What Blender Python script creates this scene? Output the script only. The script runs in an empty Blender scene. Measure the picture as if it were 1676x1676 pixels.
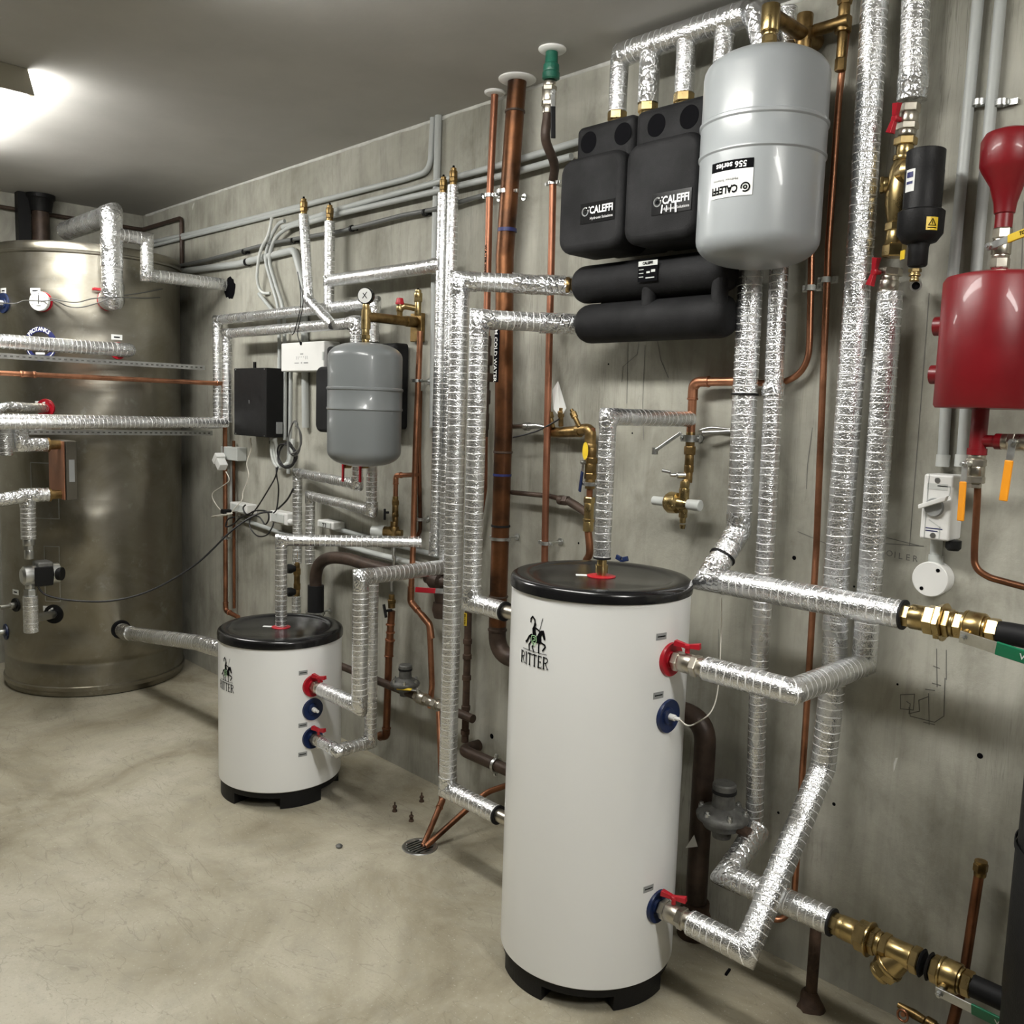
import bpy, math, random
from mathutils import Vector as V, Matrix, noise
random.seed(7)
scn=bpy.context.scene; COL=scn.collection
# ------------------------------------------------------------------ camera
FPX,PITCH,ROLL,YAW=1473.2046,.1112,.0320,.8007
CAM=V((0,-2.2213,1.5)); HC=2.587
_F=V((-math.sin(YAW)*math.cos(PITCH),math.cos(YAW)*math.cos(PITCH),-math.sin(PITCH)))
_R0=V((math.cos(YAW),math.sin(YAW),0)); _U0=_R0.cross(_F)
_R=math.cos(ROLL)*_R0+math.sin(ROLL)*_U0; _U=-math.sin(ROLL)*_R0+math.cos(ROLL)*_U0
cd=bpy.data.cameras.new('camera'); cam=bpy.data.objects.new('camera',cd); COL.objects.link(cam)
cd.sensor_width=36; cd.lens=FPX/1676*36; cd.clip_start=.02
cam.matrix_world=Matrix(((_R.x,_U.x,-_F.x,CAM.x),(_R.y,_U.y,-_F.y,CAM.y),(_R.z,_U.z,-_F.z,CAM.z),(0,0,0,1)))
scn.camera=cam
# measured points of the photograph on a known plane of the room -> metres
def at(px,py,x=None,y=None,z=None):
    d=_F+(px-838)/FPX*_R-(py-838)/FPX*_U
    t=(x-CAM.x)/d.x if x is not None else ((y-CAM.y)/d.y if y is not None else (z-CAM.z)/d.z)
    return CAM+d*t
def go(p,ax,px=None,py=None):
    e=V([1.0 if a==ax else 0 for a in 'xyz']); v=V(p)-CAM
    if px is not None: u=(px-838)/FPX; A=_R
    else: u=-(py-838)/FPX; A=_U
    return V(p)+e*((u*_F.dot(v)-A.dot(v))/(A.dot(e)-u*_F.dot(e)))
def on_cyl(px,py,cx,cy,r):
    d=_F+(px-838)/FPX*_R-(py-838)/FPX*_U; ox,oy=CAM.x-cx,CAM.y-cy
    a=d.x*d.x+d.y*d.y; b=ox*d.x+oy*d.y; c=ox*ox+oy*oy-r*r
    q=CAM+d*((-b-math.sqrt(max(0,b*b-a*c)))/a); return math.atan2(q.y-cy,q.x-cx),q.z
# ------------------------------------------------------------------ materials
def newmat(name):
    m=bpy.data.materials.new(name); m.use_nodes=True; nt=m.node_tree; return m,nt,nt.nodes['Principled BSDF']
def N(nt,t,**k):
    n=nt.nodes.new('ShaderNode'+t)
    for a,b in k.items():
        if a in n.inputs: n.inputs[a].default_value=b
        else: setattr(n,a,b)
    return n
def ramp(nt,src,stops):
    r=N(nt,'ValToRGB'); cr=r.color_ramp
    while len(cr.elements)<len(stops): cr.elements.new(.5)
    for e,(p,c) in zip(cr.elements,stops): e.position=p; e.color=(*c,1) if len(c)==3 else c
    nt.links.new(src,r.inputs[0]); return r.outputs[0]
def obj_coords(nt,scale=(1,1,1)):
    t=N(nt,'NewGeometry'); mp=N(nt,'Mapping'); mp.inputs['Scale'].default_value=scale
    nt.links.new(t.outputs['Position'],mp.inputs['Vector']); return mp.outputs[0]
def noise_tex(nt,vec,scale,detail=4,rough=.55,dist=0):
    n=N(nt,'TexNoise'); n.inputs['Scale'].default_value=scale; n.inputs['Detail'].default_value=detail
    n.inputs['Roughness'].default_value=rough; n.inputs['Distortion'].default_value=dist
    nt.links.new(vec,n.inputs['Vector']); return n.outputs['Fac']
def mixc(nt,fac,a,b,mode='MIX'):
    m=N(nt,'Mix',data_type='RGBA',blend_type=mode)
    for s,v in ((m.inputs[0],fac),(m.inputs[6],a),(m.inputs[7],b)):
        if isinstance(v,(int,float)): s.default_value=v
        elif isinstance(v,tuple): s.default_value=(*v,1)
        else: nt.links.new(v,s)
    return m.outputs[2]
def math_(nt,op,a,b=0.0,c=0.0):
    m=N(nt,'Math',operation=op)
    for s,v in zip(m.inputs,(a,b,c)):
        if isinstance(v,(int,float)): s.default_value=v
        else: nt.links.new(v,s)
    return m.outputs[0]
def bump(nt,bsdf,h,strength=.3,dist=.01):
    b=N(nt,'Bump'); b.inputs['Strength'].default_value=strength; b.inputs['Distance'].default_value=dist
    nt.links.new(h,b.inputs['Height']); nt.links.new(b.outputs[0],bsdf.inputs['Normal'])
def simple(name,c,metal=0,rough=.5,var=0,vscale=20,bmp=0,bscale=80,dark=None,coat=0,spec=.5):
    m,nt,b=newmat(name); b.inputs['Metallic'].default_value=metal; b.inputs['Roughness'].default_value=rough
    b.inputs['Base Color'].default_value=(*c,1); b.inputs['Coat Weight'].default_value=coat; b.inputs['Specular IOR Level'].default_value=spec
    vec=obj_coords(nt)
    if var:
        f=noise_tex(nt,vec,vscale,5,.6); d=dark or tuple(x*(1-var) for x in c)
        col=ramp(nt,f,[(.3,d),(.65,c)]); nt.links.new(col,b.inputs['Base Color'])
        rr=math_(nt,'MULTIPLY_ADD',f,.25,rough-.1); nt.links.new(rr,b.inputs['Roughness'])
    if bmp: bump(nt,b,noise_tex(nt,vec,bscale,3),bmp,.004)
    return m
M={}
M['white']=simple('white_enamel',(.86,.87,.865),0,.28,coat=.3)
M['blackp']=simple('black_gloss_plastic',(.005,.005,.0055),0,.16,.35,9,dark=(.011,.011,.012))
M['blackm']=simple('black_matt_plastic',(.007,.007,.0075),0,.5,.3,30,.15,250,spec=.28)
M['epp']=simple('black_foam_shell',(.0065,.0065,.007),0,.62,.5,9,.25,420,dark=(.016,.016,.017),spec=.22)
M['rubber']=simple('black_rubber',(.008,.008,.009),0,.6,spec=.3)
M['greyv']=simple('grey_vessel_paint',(.30,.32,.33),0,.32,coat=.15)
M['greyd']=simple('dark_grey_vessel_paint',(.19,.205,.21),0,.3,coat=.3)
M['red']=simple('red_gloss_paint',(.20,.002,.007),0,.38,.25,6,.08,25,coat=.15)
M['redp']=simple('red_plastic',(.42,.008,.02),0,.35)
M['bluep']=simple('blue_plastic',(.006,.018,.075),0,.4)
M['yel']=simple('yellow_plastic',(.75,.52,.03),0,.4)
M['ora']=simple('orange_lever_coating',(.8,.30,.01),0,.45)
M['grn']=simple('green_lever_coating',(.0,.16,.07),0,.35)
M['grn2']=simple('green_tape',(.015,.14,.09),0,.3,.4,30,.3,90)
M['copper']=simple('copper',(.56,.26,.15),1,.36,.5,10,.05,40)
M['copd']=simple('tarnished_copper',(.30,.125,.062),.85,.40,.75,5,.08,40,dark=(.040,.020,.012))
M['copr']=simple('dull_red_copper',(.40,.175,.105),.9,.42,.45,8,.06,40)
M['copb']=simple('amber_stained_copper',(.25,.10,.038),.75,.38,.8,4.5,.08,40,dark=(.028,.015,.009))
M['brown']=simple('old_brown_pipe',(.085,.055,.04),.3,.5,.6,14,.25,60)
M['rust']=simple('rusty_iron',(.10,.06,.04),.2,.75,.6,25,.5,90)
M['brass']=simple('brass',(.52,.39,.18),1,.27,.35,18,.05,60)
M['brassd']=simple('aged_brass',(.36,.24,.10),1,.38,.6,25,.15,120)
M['nickel']=simple('nickel_plated_brass',(.60,.56,.48),1,.3,.3,25)
M['steel']=simple('zinc_steel',(.62,.63,.62),1,.32,.2,40)
M['pvc']=simple('grey_pvc',(.42,.44,.43),0,.45)
M['pvcd']=simple('dark_grey_pvc',(.13,.135,.13),0,.5)
M['wplas']=simple('white_plastic',(.78,.78,.76),0,.35)
M['gplas']=simple('light_grey_plastic',(.55,.57,.55),0,.4)
M['paper']=simple('paper_label',(.75,.76,.74),0,.6)
M['glab']=simple('grey_label',(.3,.31,.31),0,.5)
M['ink']=simple('black_ink',(.004,.004,.005),0,.8,spec=.05)
M['wink']=simple('white_ink',(.8,.8,.8),0,.5)
M['navy']=simple('navy_ink',(.02,.025,.12),0,.5)
M['pgrn']=simple('light_green_ink',(.45,.75,.42),0,.5)
M['hx']=simple('brazed_plate_copper_face',(.36,.16,.09),.3,.5,.35,8)
M['hxd']=simple('dark_grey_plate',(.10,.09,.07),.3,.5)
M['cast']=simple('grey_cast_iron',(.17,.17,.16),.4,.5,.5,30,.3,120)
M['graph']=simple('pencil_graphite',(.15,.147,.135),0,.8)
M['wpaint']=simple('white_filler_paint',(.62,.62,.58),0,.8,.2,30,.3,60)
M['cable']=simple('black_cable_sheath',(.012,.012,.013),0,.4)
M['wcable']=simple('white_cable_sheath',(.75,.72,.64),0,.4)
M['gcable']=simple('grey_cable_sheath',(.11,.11,.105),0,.4)
M['beige']=simple('beige_lamp_housing',(.42,.40,.33),0,.5)
def foil_mat(name,rib=1.0,crk=1.0,rough=.22,sc=95,lump=1.1):
    m,nt,b=newmat(name); b.inputs['Metallic'].default_value=.95
    uv=N(nt,'UVMap'); sep=N(nt,'SeparateXYZ'); nt.links.new(uv.outputs[0],sep.inputs[0])
    vec=obj_coords(nt)
    wob=noise_tex(nt,vec,18,2); w2=noise_tex(nt,vec,5,1)
    u=math_(nt,'MULTIPLY_ADD',sep.outputs[0],50.0,math_(nt,'MULTIPLY',wob,.55))
    fr=math_(nt,'FRACT',u); d=math_(nt,'ABSOLUTE',math_(nt,'SUBTRACT',fr,.5))
    ridge=math_(nt,'SMOOTH_MIN',math_(nt,'MULTIPLY',d,12.0),1.0,.3)
    # each ring has its own strength
    wn=N(nt,'TexWhiteNoise',noise_dimensions='1D'); nt.links.new(math_(nt,'FLOOR',u),wn.inputs['W'])
    amp=math_(nt,'MULTIPLY',math_(nt,'MULTIPLY_ADD',wn.outputs['Value'],.7,.35),math_(nt,'MULTIPLY',w2,1.3))
    ridge=math_(nt,'MULTIPLY',math_(nt,'SUBTRACT',1.0,ridge),amp)
    c1=noise_tex(nt,vec,sc,3,.6,.6); vo=N(nt,'TexVoronoi',feature='DISTANCE_TO_EDGE'); vo.inputs['Scale'].default_value=sc*1.4
    nt.links.new(vec,vo.inputs['Vector']); c2=math_(nt,'MINIMUM',math_(nt,'MULTIPLY',vo.outputs['Distance'],3.0),.5)
    c3=noise_tex(nt,vec,14,2,.5)
    h=math_(nt,'ADD',math_(nt,'MULTIPLY',ridge,.24*rib),math_(nt,'ADD',math_(nt,'MULTIPLY',c1,.85*crk),math_(nt,'MULTIPLY',c2,.45*crk)))
    h=math_(nt,'ADD',h,math_(nt,'MULTIPLY',c3,lump*crk))
    bump(nt,b,h,.75,.0034)
    # printed scrim threads show as pale lines
    col=mixc(nt,math_(nt,'MINIMUM',math_(nt,'MULTIPLY',ridge,2.2*rib),1.0),(.78,.79,.80),(1,1,.99))
    nt.links.new(math_(nt,'SUBTRACT',.95,math_(nt,'MINIMUM',math_(nt,'MULTIPLY',ridge,1.1*rib),.6)),b.inputs['Metallic'])
    nt.links.new(col,b.inputs['Base Color'])
    rr=math_(nt,'MULTIPLY_ADD',c3,.22,rough); nt.links.new(rr,b.inputs['Roughness'])
    return m
M['foil']=foil_mat('aluminium_foil_lagging',1.7,.6,.15,lump=.25)
M['tape']=foil_mat('crumpled_aluminium_tape',.1,1.9,.12,36)
M['foilp']=foil_mat('smooth_aluminium_foil',.7,.6,.13,lump=.5)
def emis(name,c,s):
    m,nt,b=newmat(name); b.inputs['Emission Color'].default_value=(*c,1); b.inputs['Emission Strength'].default_value=s; b.inputs['Base Color'].default_value=(.8,.8,.8,1); return m
def conc_wall():
    m,nt,b=newmat('board_marked_concrete'); b.inputs['Roughness'].default_value=.8
    g=obj_coords(nt,(17,17,.8)); s=noise_tex(nt,g,1.6,5,.6,.5)
    g2=obj_coords(nt,(1,1,1)); big=noise_tex(nt,g2,1.5,6,.62,.6); mid=noise_tex(nt,obj_coords(nt,(1.6,1.6,.8)),5,5,.65,.5); fine=noise_tex(nt,g2,60,4,.7)
    col=ramp(nt,big,[(.30,(.225,.216,.180)),(.47,(.345,.338,.290)),(.62,(.425,.418,.365)),(.8,(.47,.455,.395))])
    col=mixc(nt,.8,col,mixc(nt,1.0,col,ramp(nt,mid,[(.3,(.62,.61,.58)),(.5,(.95,.95,.94)),(.7,(1.08,1.08,1.06))]),'MULTIPLY'))
    col=mixc(nt,.42,col,mixc(nt,1.0,col,ramp(nt,s,[(.3,(.70,.69,.66)),(.5,(1,1,1)),(.72,(1.10,1.10,1.09))]),'MULTIPLY'))
    col=mixc(nt,ramp(nt,fine,[(.62,(0,0,0)),(.75,(.4,.4,.4))]),col,(.18,.17,.14))
    g3=obj_coords(nt,(34,34,1.1)); cr=noise_tex(nt,g3,2.2,3,.5)
    ln=math_(nt,'SUBTRACT',1.0,math_(nt,'MINIMUM',math_(nt,'MULTIPLY',math_(nt,'ABSOLUTE',math_(nt,'SUBTRACT',cr,.5)),55.0),1.0))
    area=ramp(nt,noise_tex(nt,g2,1.7,3),[(.5,(0,0,0)),(.66,(.55,.55,.55))])
    col=mixc(nt,math_(nt,'MULTIPLY',ln,area),col,(.13,.125,.105))
    nt.links.new(col,b.inputs['Base Color'])
    bump(nt,b,math_(nt,'ADD',s,math_(nt,'ADD',math_(nt,'MULTIPLY',fine,.5),mid)),.3,.006); return m
def conc_floor():
    m,nt,b=newmat('worn_concrete_floor'); b.inputs['Roughness'].default_value=.7
    g=obj_coords(nt); a=noise_tex(nt,g,1.5,6,.62,.8); f=noise_tex(nt,g,9,6,.7,.3); gr=noise_tex(nt,g,120,3,.7)
    col=ramp(nt,a,[(.28,(.15,.125,.08)),(.44,(.30,.27,.195)),(.56,(.40,.37,.285)),(.75,(.52,.49,.40))])
    col=mixc(nt,ramp(nt,f,[(.30,(.42,.42,.42)),(.52,(0,0,0))]),col,(.25,.235,.19))
    col=mixc(nt,ramp(nt,gr,[(.30,(.55,.55,.55)),(.45,(0,0,0))]),col,(.30,.27,.21))
    col=mixc(nt,ramp(nt,gr,[(.62,(0,0,0)),(.72,(.5,.5,.5))]),col,(.68,.66,.58))
    sw=noise_tex(nt,obj_coords(nt,(1,3,1)),2.3,3,.5,2.5)
    ln=math_(nt,'SUBTRACT',1.0,math_(nt,'MINIMUM',math_(nt,'MULTIPLY',math_(nt,'ABSOLUTE',math_(nt,'SUBTRACT',sw,.47)),90.0),1.0))
    col=mixc(nt,math_(nt,'MULTIPLY',ln,.34),col,(.13,.115,.085))
    nt.links.new(col,b.inputs['Base Color'])
    rr=math_(nt,'MULTIPLY_ADD',a,-.3,.78); nt.links.new(rr,b.inputs['Roughness'])
    bump(nt,b,math_(nt,'ADD',math_(nt,'MULTIPLY',f,.6),math_(nt,'MULTIPLY',gr,.25)),.4,.008); return m
def stainless():
    m,nt,b=newmat('brushed_stainless'); b.inputs['Metallic'].default_value=1
    g=obj_coords(nt); st=noise_tex(nt,obj_coords(nt,(1,1,55)),2.2,4,.6); a=noise_tex(nt,g,3.2,5,.65,.7)
    col=ramp(nt,a,[(.30,(.235,.215,.165)),(.5,(.315,.295,.245)),(.72,(.385,.365,.315))])
    sm=noise_tex(nt,g,13,4,.7); col=mixc(nt,ramp(nt,sm,[(.60,(0,0,0)),(.74,(.3,.3,.3))]),col,(.66,.65,.62))
    nt.links.new(col,b.inputs['Base Color'])
    rr=math_(nt,'MULTIPLY_ADD',a,.12,math_(nt,'MULTIPLY_ADD',st,.10,.24)); nt.links.new(rr,b.inputs['Roughness'])
    wav=noise_tex(nt,obj_coords(nt,(1,1,1.5)),1.7,2,.45)
    bump(nt,b,math_(nt,'ADD',math_(nt,'MULTIPLY',wav,8.0),math_(nt,'MULTIPLY',st,.03)),.6,.014); return m
M['wall']=conc_wall(); M['floor']=conc_floor(); M['stain']=stainless()
M['unseen']=simple('dark_painted_wall',(.13,.125,.11),0,.8,.2,3)
M['ceil']=simple('painted_ceiling',(.47,.46,.435),0,.7,.12,3,.15,30)
# ------------------------------------------------------------------ mesh builder
class MB:
    def __init__(s): s.v=[]; s.f=[]; s.uv=[]; s.sm=[]
    def add(s,vs,fs,uvs=None,smooth=True):
        o=len(s.v); s.v+=[V(p) for p in vs]
        for i,f in enumerate(fs):
            s.f.append(tuple(o+k for k in f)); s.uv.append(uvs[i] if uvs else [(0,0)]*len(f)); s.sm.append(smooth)
        return s
    def build(s,name,mat,parent=None,bevel=0,seg=2):
        if parent is not None: org=WORLD[parent.name]
        else:
            xs=[p.x for p in s.v]; ys=[p.y for p in s.v]; zs=[p.z for p in s.v]
            org=V(((min(xs)+max(xs))/2,(min(ys)+max(ys))/2,min(zs)))
        me=bpy.data.meshes.new(name); me.from_pydata([tuple(p-org) for p in s.v],[],s.f)
        ul=me.uv_layers.new(name='UVMap'); i=0
        for f,u in zip(me.polygons,s.uv):
            for k in range(f.loop_total): ul.data[f.loop_start+k].uv=u[k] if k<len(u) else (0,0)
        me.polygons.foreach_set('use_smooth',s.sm)
        me.materials.append(M[mat] if isinstance(mat,str) else mat); me.validate(); me.update()
        o=bpy.data.objects.new(name,me); COL.objects.link(o)
        if parent is not None: o.parent=parent
        else: o.location=org
        WORLD[o.name]=org.copy()
        if bevel:
            b=o.modifiers.new('bevel','BEVEL'); b.width=bevel; b.segments=seg; b.limit_method='ANGLE'; b.angle_limit=math.radians(35)
            o.modifiers.new('wn','WEIGHTED_NORMAL').keep_sharp=True
            me.polygons.foreach_set('use_smooth',[True]*len(me.polygons))
        return o
WORLD={}
def frame(d):
    d=V(d).normalized(); a=V((0,0,1)) if abs(d.z)<.9 else V((1,0,0)); x=d.cross(a).normalized(); return x,d.cross(x).normalized(),d
def box(mb,c,s,ax=None):
    X,Y,Z=ax if ax else (V((1,0,0)),V((0,1,0)),V((0,0,1))); c=V(c)
    vs=[c+X*(i*s[0]/2)+Y*(j*s[1]/2)+Z*(k*s[2]/2) for k in(-1,1) for j in(-1,1) for i in(-1,1)]
    return mb.add(vs,[(0,2,3,1),(4,5,7,6),(0,1,5,4),(2,6,7,3),(0,4,6,2),(1,3,7,5)],smooth=False)
def rev(mb,p,d,prof,n=28,smooth=True,caps=True,rot=0):
    X,Y,D=frame(d); p=V(p); q=[prof[0]]; link=[]
    for i in range(1,len(prof)):
        q.append(prof[i]); link.append((len(q)-2,len(q)-1))
        if smooth and i<len(prof)-1:
            a=math.atan2(prof[i][1]-prof[i-1][1],prof[i][0]-prof[i-1][0]); b=math.atan2(prof[i+1][1]-prof[i][1],prof[i+1][0]-prof[i][0])
            e=abs((a-b+math.pi)%(2*math.pi)-math.pi)
            if e>math.radians(38): q.append(prof[i])
    vs=[]
    for s,r in q:
        for k in range(n):
            a=2*math.pi*k/n+rot; vs.append(p+D*s+X*(r*math.cos(a))+Y*(r*math.sin(a)))
    fs=[]
    for i,j in link:
        for k in range(n): k2=(k+1)%n; fs.append((i*n+k,i*n+k2,j*n+k2,j*n+k))
    mb.add(vs,fs,smooth=smooth)
    if caps:
        for i,s in((0,1),(len(q)-1,-1)):
            if q[i][1]>1e-5:
                ring=[vs[i*n+k] for k in range(n)]; mb.add(ring,[tuple(range(n)) if s<0 else tuple(reversed(range(n)))],smooth=False)
    return mb
def cyl(mb,a,b,r,n=24,r2=None): a,b=V(a),V(b); return rev(mb,a,b-a,[(0,r),((b-a).length,r if r2 is None else r2)],n)
def stack(mb,p,d,segs,n=24):
    """segs: (length, radius, sides) stacked along d"""
    s=0
    for L,r,k in segs:
        if k==6: rev(mb,V(p)+V(d).normalized()*s,d,[(0,r*.93),(L*.12,r),(L*.88,r),(L,r*.93)],6,False)
        else: rev(mb,V(p)+V(d).normalized()*s,d,[(0,r*.96),(min(.002,L*.2),r),(L-min(.002,L*.2),r),(L,r*.96)],n)
        s+=L
    return mb
def round_path(pts,rad,k=7):
    pts=[V(p) for p in pts]; out=[pts[0]]
    for i in range(1,len(pts)-1):
        a,b,c=pts[i-1],pts[i],pts[i+1]; u=(a-b); w=(c-b); lu,lw=u.length,w.length
        if lu<1e-6 or lw<1e-6: continue
        u/=lu; w/=lw; ang=math.acos(max(-1,min(1,u.dot(w))))
        if ang>3.1: out.append(b); continue
        t=min(rad/math.tan(ang/2),lu*.48,lw*.48); p0=b+u*t; p1=b+w*t
        for j in range(k+1):
            s=j/k; out.append((p0*(1-s)+b*s)*(1-s)+(b*(1-s)+p1*s)*s)
    out.append(pts[-1]); return out
def smooth_path(pts,n=8):
    pts=[V(p) for p in pts]; P=[pts[0]]+pts+[pts[-1]]; out=[]
    for i in range(1,len(P)-2):
        for j in range(n):
            t=j/n; a,b,c,d=P[i-1],P[i],P[i+1],P[i+2]
            out.append(.5*((2*b)+(c-a)*t+(2*a-5*b+4*c-d)*t*t+(3*b-a-3*c+d)*t**3))
    out.append(pts[-1]); return out
def sweep(mb,pts,r,n=20,jit=0,step=None,rf=None,cap=True,seed=0):
    pts=[V(p) for p in pts]
    corners=[]
    if step:
        q=[pts[0]]; 
        for a,b in zip(pts,pts[1:]):
            m=max(1,int((b-a).length/step))
            q+=[a.lerp(b,(j+1)/m) for j in range(m)]
        pts=q
    T=[]
    for i in range(len(pts)):
        a=(pts[i]-pts[i-1]).normalized() if i else None; b=(pts[i+1]-pts[i]).normalized() if i<len(pts)-1 else None
        T.append((a,b))
    X=frame(T[0][1])[0]; vs=[]; L=0; us=[]
    dprev=T[0][1]
    for i,p in enumerate(pts):
        a,b=T[i]; d=b if a is None else a
        # carry the frame
        if a is not None and dprev is not None:
            q=dprev.rotation_difference(d); X=q@X; dprev=d
        Y=d.cross(X).normalized(); X=Y.cross(d).normalized()
        if i: L+=(pts[i]-pts[i-1]).length
        us.append(L)
        nrm=None
        if a is not None and b is not None and a.dot(b)<.99999: nrm=(a+b).normalized()
        for k in range(n):
            an=2*math.pi*k/n; rr=rf(L) if rf else r
            o=X*(rr*math.cos(an))+Y*(rr*math.sin(an))
            if nrm is not None:
                den=d.dot(nrm)
                if abs(den)>.25: o=o-d*(o.dot(nrm)/den)
            q=p+o
            if jit:
                e=noise.noise(q*22+V((seed,0,0)))*jit+noise.noise(q*60)*jit*.5; q=q+o.normalized()*e
            vs.append(q)
    fs=[];uv=[]
    for i in range(len(pts)-1):
        for k in range(n):
            k2=(k+1)%n; fs.append((i*n+k,i*n+k2,(i+1)*n+k2,(i+1)*n+k))
            v0,v1=k/n,(k+1)/n; uv.append([(us[i],v0),(us[i],v1),(us[i+1],v1),(us[i+1],v0)])
    mb.add(vs,fs,uv)
    if cap:
        mb.add(vs[:n],[tuple(reversed(range(n)))],smooth=False); mb.add(vs[-n:],[tuple(range(n))],smooth=False)
    return mb
# ------------------------------------------------------------------ things
def tag(o,label,cat,group=None):
    if label: o['label']=label
    if cat: o['category']=cat
    if group: o['group']=group
    return o
def struct(mb,name,mat,**k): o=mb.build(name,mat,**k); o['kind']='structure'; return o
def thing(name,loc,label,cat,group=None):
    o=bpy.data.objects.new(name,None); COL.objects.link(o); o.location=V(loc); o.empty_display_size=.05
    WORLD[o.name]=V(loc); return tag(o,label,cat,group)
def one(mb,name,mat,label,cat,group=None,**k): return tag(mb.build(name,mat,**k),label,cat,group)
def foil(pts,r,label,tapes=(),group=None,mat='foil',jit=.0004,rounded=0,name='insulated_pipe',ends=''):
    if rounded: pts=round_path(pts,rounded,5)
    mb=MB(); sweep(mb,pts,r,20,jit,.022,seed=random.random()*50)
    o=one(mb,name,mat,label,'pipe',group)
    for t in tapes:           # crumpled tape sleeves round joints
        m=MB(); sweep(m,t[0],t[1],20,.0032,.012,seed=random.random()*50); m.build('tape_wrap','tape',o)
    for k,(i,j) in (('a',(0,1)),('b',(-1,-2))):
        if k in ends:
            d=(V(pts[i])-V(pts[j])).normalized(); m=MB(); rev(m,V(pts[i])-d*.002,d,[(0,r+.0012),(.005,r+.0012),(.006,r-.002),(.004,r*.6)],24); m.build('foam_edge','rubber',o)
    return o
def around(pts,i,l=.05):
    """short polyline hugging corner i"""
    a,b,c=V(pts[i-1]),V(pts[i]),V(pts[i+1]); return [b+(a-b).normalized()*l,b,b+(c-b).normalized()*l]
def tube(pts,r,label,mat='copper',rad=.03,name='copper_pipe',cat='pipe',group=None,fit=None,parent=None):
    P=round_path(pts,rad,7) if rad else [V(p) for p in pts]
    mb=MB(); sweep(mb,P,r,16)
    o=one(mb,name,mat,label,cat,group) if parent is None else mb.build(name,mat,parent)
    if fit:                    # soldered sockets each side of every bend
        for i in range(1,len(pts)-1):
            m=MB(); a,b,c=V(pts[i-1]),V(pts[i]),V(pts[i+1]); u=(a-b).normalized(); w=(c-b).normalized()
            E=round_path([b+u*(rad+.014),b,b+w*(rad+.014)],rad,7); sweep(m,E,r*1.16,16)
            for q in(u,w): rev(m,b+q*(rad+.010),q,[(0,r*1.16),(.0015,r*1.3),(.005,r*1.3),(.0065,r*1.16)],16)
            m.build('elbow_fitting',fit,o)
    return o
def text_geo(body,size,font_extr=.0003,bold=.0):
    cu=bpy.data.curves.new('t','FONT'); cu.body=body; cu.size=size; cu.offset=bold; cu.resolution_u=2; cu.align_x='CENTER'; cu.align_y='CENTER'
    ob=bpy.data.objects.new('t',cu); COL.objects.link(ob); dg=bpy.context.evaluated_depsgraph_get(); dg.update()
    me=bpy.data.meshes.new_from_object(ob.evaluated_get(dg)); vs=[v.co.copy() for v in me.vertices]; fs=[tuple(p.vertices) for p in me.polygons]
    bpy.data.objects.remove(ob); bpy.data.curves.remove(cu); bpy.data.meshes.remove(me); return vs,fs
def put2d(mb,vs,fs,fn,rev_=False): return mb.add([fn(v[0],v[1]) for v in vs],[tuple(reversed(f)) for f in fs] if rev_ else fs,smooth=False)
def plane_fn(o,x,y,off=.0006):
    o,x,y=V(o),V(x).normalized(),V(y).normalized(); n=x.cross(y)*off; return lambda a,b:o+x*a+y*b+n
def cyl_fn(cx,cy,r,ang,z,off=.0009):
    return lambda a,b:V((cx+(r+off)*math.cos(ang+a/r),cy+(r+off)*math.sin(ang+a/r),z+b))
def quads(mb,fn,rects):
    for x0,y0,x1,y1 in rects:
        k=max(1,int(abs(x1-x0)/.008)); 
        for i in range(k):
            a=x0+(x1-x0)*i/k; b=x0+(x1-x0)*(i+1)/k; mb.add([fn(a,y0),fn(b,y0),fn(b,y1),fn(a,y1)],[(0,1,2,3)],smooth=False)
    return mb
def strokes(mb,fn,segs,w):
    """segs: polylines (x,y) drawn with width w"""
    for pl in segs:
        ww=w
        if isinstance(pl[0],(int,float)): ww=pl[0]; pl=pl[1:]
        for (x0,y0),(x1,y1) in zip(pl,pl[1:]):
            dx,dy=x1-x0,y1-y0; L=math.hypot(dx,dy) or 1; nx,ny=-dy/L*ww/2,dx/L*ww/2; ex,ey=dx/L*ww*.3,dy/L*ww*.3
            mb.add([fn(x0-ex-nx,y0-ey-ny),fn(x1+ex-nx,y1+ey-ny),fn(x1+ex+nx,y1+ey+ny),fn(x0-ex+nx,y0-ey+ny)],[(0,1,2,3)],smooth=False)
    return mb
def poly(mb,fn,pts): return mb.add([fn(*p) for p in pts],[tuple(range(len(pts)))],smooth=False)
X1,Y1,Z1=V((1,0,0)),V((0,1,0)),V((0,0,1))
# ------------------------------------------------------------------ the room
XF=-5.53
mb=MB(); box(mb,(-1.5,-2.5,-.05),(8.4,5.4,.1)); struct(mb,'floor','floor')
mb=MB(); box(mb,(-1.5,-2.5,HC+.05),(8.4,5.4,.1)); struct(mb,'ceiling','ceil')
mb=MB(); box(mb,(-1.5,.075,HC/2),(8.4,.15,HC+.1)); wall_r=struct(mb,'wall_right','wall')
mb=MB(); box(mb,(XF-.075,-2.5,HC/2),(.15,5.2,HC+.1)); wall_f=struct(mb,'wall_far','wall')
mb=MB(); box(mb,(-1.5,-5.1,HC/2),(8.4,.15,HC+.1)); struct(mb,'wall_left','unseen')
mb=MB(); box(mb,(2.6,-2.5,HC/2),(.15,5.2,HC+.1)); struct(mb,'wall_near','unseen')
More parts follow.
